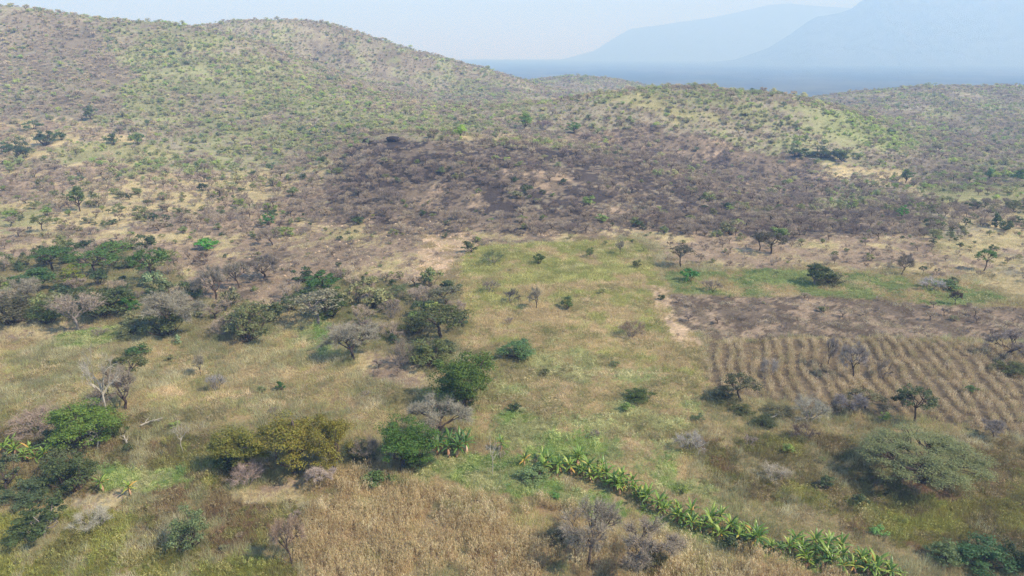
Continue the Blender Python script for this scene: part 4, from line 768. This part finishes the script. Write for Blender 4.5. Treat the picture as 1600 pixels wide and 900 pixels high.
for y0, y1, sp, base in ((47, 80, .62, .85), (80, 120, .8, 1.05), (120, 185, 1.1, 1.4), (185, 330, 2.0, 2.2), (330, 460, 3.2, 3.2)):
    gx, gy = jgrid(-y1*.86, y1*.86, y0, y1, sp, RNG); gz = H(gx, gy); ok = in_view(gx, gy, gz, 40); gx, gy, gz = gx[ok], gy[ok], gz[ok]
    idx = landcover(gx, gy); keep = RNG.uniform(0, 1, len(gx)) < np.minimum(GDN[idx]*(.35+1.0*fbm(gx/2.4, gy/2.4, 71)), 1.0); gx, gy, gz, idx = gx[keep], gy[keep], gz[keep], idx[keep]; n = len(gx)
    wv = RNG.uniform(0, 1, n); weedy = np.isin(idx, list(WEEDY)) & (wv < .45); var = np.where(weedy, RNG.integers(4, 7, n), RNG.integers(0, 4, n))
    hh = GHT[idx]*(.25+1.3*fbm(gx/2.8, gy/2.8, 81))*RNG.uniform(.55, 1.5, n); w_ = base*RNG.uniform(.8, 1.3, n)
    GP.append(np.stack([gx, gy, gz], 1)); GI.append(var); GR.append(np.stack([0*gx, 0*gx, RNG.uniform(0, 6.28, n)], 1)); GS_.append(np.stack([w_, w_, hh*(1.0 if y0 < 185 else 1.1)], 1)); GT.append(pick_tint(idx, gx, gy, RNG)*1.08)
scatter('grass', 'dry and green savanna grass and weeds covering the fields and slopes', GC, np.concatenate(GP), np.concatenate(GI), np.concatenate(GR), np.concatenate(GS_), np.concatenate(GT))
# brown crop in the foreground
gx, gy = jgrid(-40, 40, 46, 80, .62, RNG); gz = H(gx, gy); idx = landcover(gx, gy); ok = in_view(gx, gy, gz, 60) & (idx == COV['browncrop']['i']) & (RNG.uniform(0, 1, len(gx)) < .93); gx, gy, gz = gx[ok], gy[ok], gz[ok]; n = len(gx)
ct = np.array([S(192,174,132), S(182,162,120), S(168,148,108), S(206,190,150), S(166,156,106)])*1.18; kk = np.clip(((fbm(gx/5, gy/5, 91)-.25)/.5*4+RNG.uniform(-1, 1.2, n)), 0, 4.4).astype(int)
scatter('dry_crop', 'brown standing dry crop stalks filling the bottom centre field', GC, np.stack([gx, gy, gz], 1), RNG.integers(7, 11, n), np.stack([RNG.normal(size=n)*.06, RNG.normal(size=n)*.06, RNG.uniform(0, 6.28, n)], 1), np.stack([RNG.uniform(.8, 1.15, n)]*2+[RNG.uniform(1.0, 1.65, n)*(.8+.5*fbm(gx/6, gy/6, 95))], 1), ct[kk]*RNG.uniform(.85, 1.15, n)[:, None])
# dry maize in rows
cx, cy = at(1350, 600); ang = R(11); dr = np.array([math.sin(ang), math.cos(ang)]); pr = np.array([dr[1], -dr[0]])
ss, tt = np.meshgrid(np.arange(-60, 60, 1.85), np.arange(-50, 50, .42)); ss = ss.ravel(); tt = tt.ravel(); n = len(ss)
gx = cx+pr[0]*ss+dr[0]*tt; gy = cy+pr[1]*ss+dr[1]*tt; wob = (fbm(ss*3.1, tt/6, 15)-.5)*1.0+(fbm(ss/14, tt/14, 18)-.5)*5+RNG.normal(size=n)*.1; gx = gx+pr[0]*wob; gy = gy+pr[1]*wob+RNG.uniform(-.15, .15, n); gz = H(gx, gy)
idx = landcover(gx, gy); ok = (idx == COV['maize']['i']) & in_view(gx, gy, gz, 60) & (RNG.uniform(0, 1, n) < .4+.85*fbm(gx/4, gy/4, 16)); gx, gy, gz = gx[ok], gy[ok], gz[ok]; n = len(gx)
ct = np.array([S(198,178,144), S(186,166,130), S(208,190,156), S(176,158,120), S(164,154,112)])*1.08; kk = RNG.integers(0, 5, n)
scatter('maize_crop', 'dry straw-coloured maize standing in long slanting rows at right', GC, np.stack([gx, gy, gz], 1), RNG.integers(7, 11, n), np.stack([RNG.normal(size=n)*.1, RNG.normal(size=n)*.1, RNG.uniform(0, 6.28, n)], 1), np.stack([RNG.uniform(.62, .9, n)]*2+[RNG.uniform(.75, 1.35, n)], 1), ct[kk]*RNG.uniform(.85, 1.2, n)[:, None])
# stones on the pale ground
SCOL = proto_collection('stones', [rock_mesh(60+i, 'stone', M_STONE) for i in range(3)])
gx, gy = jgrid(-60, 20, 130, 235, .9, RNG); gz = H(gx, gy); idx = landcover(gx, gy); px_, py_, _ = project(gx, gy, gz); pk = (idx == COV['pale']['i']) | ((idx == COV['litter']['i']) & (RNG.uniform(0, 1, len(gx)) < .12)); ok = pk & (RNG.uniform(0, 1, len(gx)) < .5); gx, gy, gz = gx[ok], gy[ok], gz[ok]; n = len(gx); q = RNG.uniform(.1, .36, n)
scatter('stones', 'pale scattered stones on the bare ground left of the green field', SCOL, np.stack([gx, gy, gz], 1), RNG.integers(0, 3, n), RNG.uniform(0, 6.28, (n, 3))*np.array([.1, .1, 1]), np.stack([q, q, q*.8], 1), np.ones((n, 3))*.4)
# ------------------------------------------------------------------ shrubs on the slopes: the largest as things, the rest as scrub cover
SX, SY = [], []
for y0, y1, sp in ((48, 185, 3.3), (185, 330, 2.5), (330, 560, 2.55), (560, 1180, 3.1)):
    gx, gy = jgrid(-y1*.86, y1*.86, y0, y1, sp, RNG); SX.append(gx); SY.append(gy)
sx = np.concatenate(SX); sy = np.concatenate(SY); sz = H(sx, sy); ok = in_view(sx, sy, sz, 50); sx, sy, sz = sx[ok], sy[ok], sz[ok]; idx = landcover(sx, sy)
ok = RNG.uniform(0, 1, len(sx)) < SDN[idx]*np.clip(-.1+2.6*(fbm(sx/17, sy/24, 101)-.12)*(.35+1.3*fbm(sx/55, sy/75, 102)), .16, 1.3); sx, sy, sz, idx = sx[ok], sy[ok], sz[ok], idx[ok]; n = len(sx)
# leave room round the trees placed one by one
tp = np.array(TOP); near = np.zeros(n, bool)
for x, y, wd in TOP: near |= (sx-x)**2+(sy-y)**2 < (wd*.55+.6)**2
sx, sy, sz, idx = sx[~near], sy[~near], sz[~near], idx[~near]; n = len(sx)
cum = np.cumsum(MIX[idx], 1); kd = (RNG.uniform(0, 1, n)[:, None] > cum).sum(1).clip(0, 3)
clump = fbm(sx/22, sy/22, 111); kd = np.where((kd == 1) & (clump < .36) & (RNG.uniform(0, 1, n) < .6), 0, kd)
wd = np.where(sy < 182, RNG.uniform(.7, 1.9, n), RNG.gamma(4, .5, n).clip(.9, 5.0)*np.where(sy > 500, .95, .9)); wd = np.where(idx == COV['thicket']['i'], RNG.uniform(1.5, 4.8, n), wd); ht = wd*RNG.uniform(.5, .9, n)*np.where(sy > 330, .85, 1.0)
TB = np.array([S(156,142,124), S(146,131,116), S(166,150,128), S(140,126,114), S(174,158,132)])*1.3
TG = np.array([S(134,140,92), S(146,146,98), S(126,134,90), S(154,150,106), S(140,136,102)])*1.5
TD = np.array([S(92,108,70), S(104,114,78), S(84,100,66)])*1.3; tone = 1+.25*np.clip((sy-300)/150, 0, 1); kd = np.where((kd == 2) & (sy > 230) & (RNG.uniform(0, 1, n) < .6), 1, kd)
TR = np.array([S(154,168,92), S(162,172,96), S(140,160,90)])*1.3
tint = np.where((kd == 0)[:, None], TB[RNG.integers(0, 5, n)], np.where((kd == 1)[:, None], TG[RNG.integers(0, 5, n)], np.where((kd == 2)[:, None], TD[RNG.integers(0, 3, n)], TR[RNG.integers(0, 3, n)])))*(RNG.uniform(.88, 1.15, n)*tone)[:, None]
tint[(kd > 0) & (sy < 250)] *= np.array([.66, .68, .62]); tint[(kd == 0) & (sy < 250)] *= .88     # tints damped for the nearer shrubs, leafy ones most
bi = idx == COV['burnt']['i']; tint[bi & (kd == 0)] *= np.array([.8, .76, .8])
px_, py_, zc = project(sx, sy, sz); vis = (px_ > 0) & (px_ < 1600) & (py_ < 900); showsize = np.where(vis, wd/zc, 0)
WHERE = dict(thicket='in the dense thicket left of the fields', field='in the open field grass', litter='on the dry pinkish slope', hillgrey='on the grey green hillsides', hillbare='on the brown top of the left hill', hillgreen='on the green hillside', gold='on golden dry grass', goldgreen='on yellow green grass of the slope', burnt='on the blackened hillside', brown='on the purple brown scrub slope', brightgreen='in the bright green patch of the right ridge', midgreen='in the green field', midtan='in the tan field', midolive='in the olive grass of the middle', pale='on the pale stony ground', strip='on the green strip', scorched='on the scorched strip of field', leftgrass='in the tan grass at left', lush='in lush green grass', palegreen='in pale green grass', olive='in olive weeds', yellow='in yellow green weeds at bottom left', rust='in rusty grass at bottom left', darkgrass='in the darker lower grassland', redsoil='on reddish soil', browncrop='in the brown crop', maize='in the row crop', plain='on the far plain')
KN = [('bare_shrub', 'small leafless grey shrub', WHOLE['bareshrub']+[joined(T, K, M_DARK, M_TWIG) for T, K in LB[:2]]), ('green_shrub', 'small leafy green shrub', WHOLE['shrub'])]
BANDS = ['at the left edge', 'far left', 'left of centre', 'just left of centre', 'just right of centre', 'right of centre', 'far right', 'at the right edge']
TREEY = [joined(T, K, M_DARK, M_TWIG) for T, K in LB]
GBARE = proto_collection('bare_scrub_kinds', WHOLE['bareshrub']+TREEY); GLEAF = proto_collection('leafy_scrub_kinds', WHOLE['shrub']+WHOLE['round']+WHOLE['umbrella'][:2])
for which, (nm, lb, mesh_set) in enumerate(KN):
    sel = np.nonzero((kd == 0) if which == 0 else (kd > 0))[0]; order = sel[np.argsort(-showsize[sel])]; big, rest = order[:290], order[290:]
    for j in big:
        o = bpy.data.objects.new(nm, mesh_set[int(RNG.integers(0, len(mesh_set)))]); C.objects.link(o)
        o.location = (sx[j], sy[j], sz[j]-.04); o.rotation_euler = (0, 0, RNG.uniform(0, 6.28)); o.scale = (wd[j], wd[j], ht[j]); o['tint'] = [float(v) for v in tint[j]]
        wh = WHERE[NAMES[idx[j]]]; size = 'tiny' if wd[j] < 1.3 else 'small' if wd[j] < 2.1 else 'middling' if wd[j] < 3.1 else 'broad'
        t_ = tint[j]; lum = t_.mean(); tone_ = (('pale ' if lum > .34 else 'dark ' if lum < .25 else '')+('brown' if t_[0] > t_[2]*1.42 else 'grey')) if which == 0 else ('dark green' if kd[j] == 2 else 'bright green' if kd[j] == 3 else 'pale olive' if lum > .34 else 'olive green')
        bs = beside(sx[j], sy[j]); form = 'leafless' if which == 0 else 'leafy'
        if bs: lab = '%s %s %s shrub %s the %s' % (size, tone_, form, bs[0], bs[1])
        else: lab = '%s %s %s shrub %s, %s' % (size, tone_, form, wh, BANDS[int(np.clip(px_[j]/200, 0, 7))])
        if len(lab.split()) > 16: lab = lab.split(' ', 1)[1]
        tag(o, ' '.join(lab.split()[:16]), 'shrub', lab.replace(' shrub ', ' shrubs ', 1))
    m = len(rest); vi = np.where(RNG.uniform(0, 1, m) < .7, RNG.integers(0, 5, m), RNG.integers(5, 8, m)) if which == 0 else np.where(RNG.uniform(0, 1, m) < .68, RNG.integers(0, 5, m), RNG.integers(5, 10, m))
    hh = ht[rest]*np.where(vi >= 5, 1.35, 1.0)
    scatter('bare_scrub' if which == 0 else 'green_scrub', ('leafless grey scrub' if which == 0 else 'leafy green scrub')+' covering the hills in the distance', GBARE if which == 0 else GLEAF, np.stack([sx, sy, sz-.04], 1)[rest], vi, np.stack([np.zeros(m), np.zeros(m), RNG.uniform(0, 6.28, m)], 1), np.stack([wd[rest], wd[rest], hh], 1), tint[rest])
    print(nm, len(sel))
# ------------------------------------------------------------------ haze: one closed box of even thin air
def haze():
    x0, x1, y0, y1, z0, z1 = -24000, 24000, -300, 14500, PLAIN-8, 1100
    V = [(x, y, z) for z in (z0, z1) for x, y in ((x0, y0), (x1, y0), (x1, y1), (x0, y1))]; F = [(3, 2, 1, 0), (4, 5, 6, 7), (0, 1, 5, 4), (1, 2, 6, 5), (2, 3, 7, 6), (3, 0, 4, 7)]
    me = bpy.data.meshes.new('haze'); me.from_pydata(V, [], F); m, n, l = mat('haze_air'); p = n.new('ShaderNodeVolumePrincipled'); p.inputs['Color'].default_value = (*HAZE_COLOR, 1); p.inputs['Density'].default_value = HAZE_DENSITY; p.inputs['Anisotropy'].default_value = HAZE_ANIS
    p.inputs['Absorption Color'].default_value = (.72, .72, .72, 1)     # a little smoke in the air
    o = n.new('ShaderNodeOutputMaterial'); l.new(p.outputs[0], o.inputs['Volume']); me.materials.append(m); ob = bpy.data.objects.new('haze', me); C.objects.link(ob); tag(ob, 'thin blue haze filling the air over the whole landscape', None, None, 'stuff')
haze()
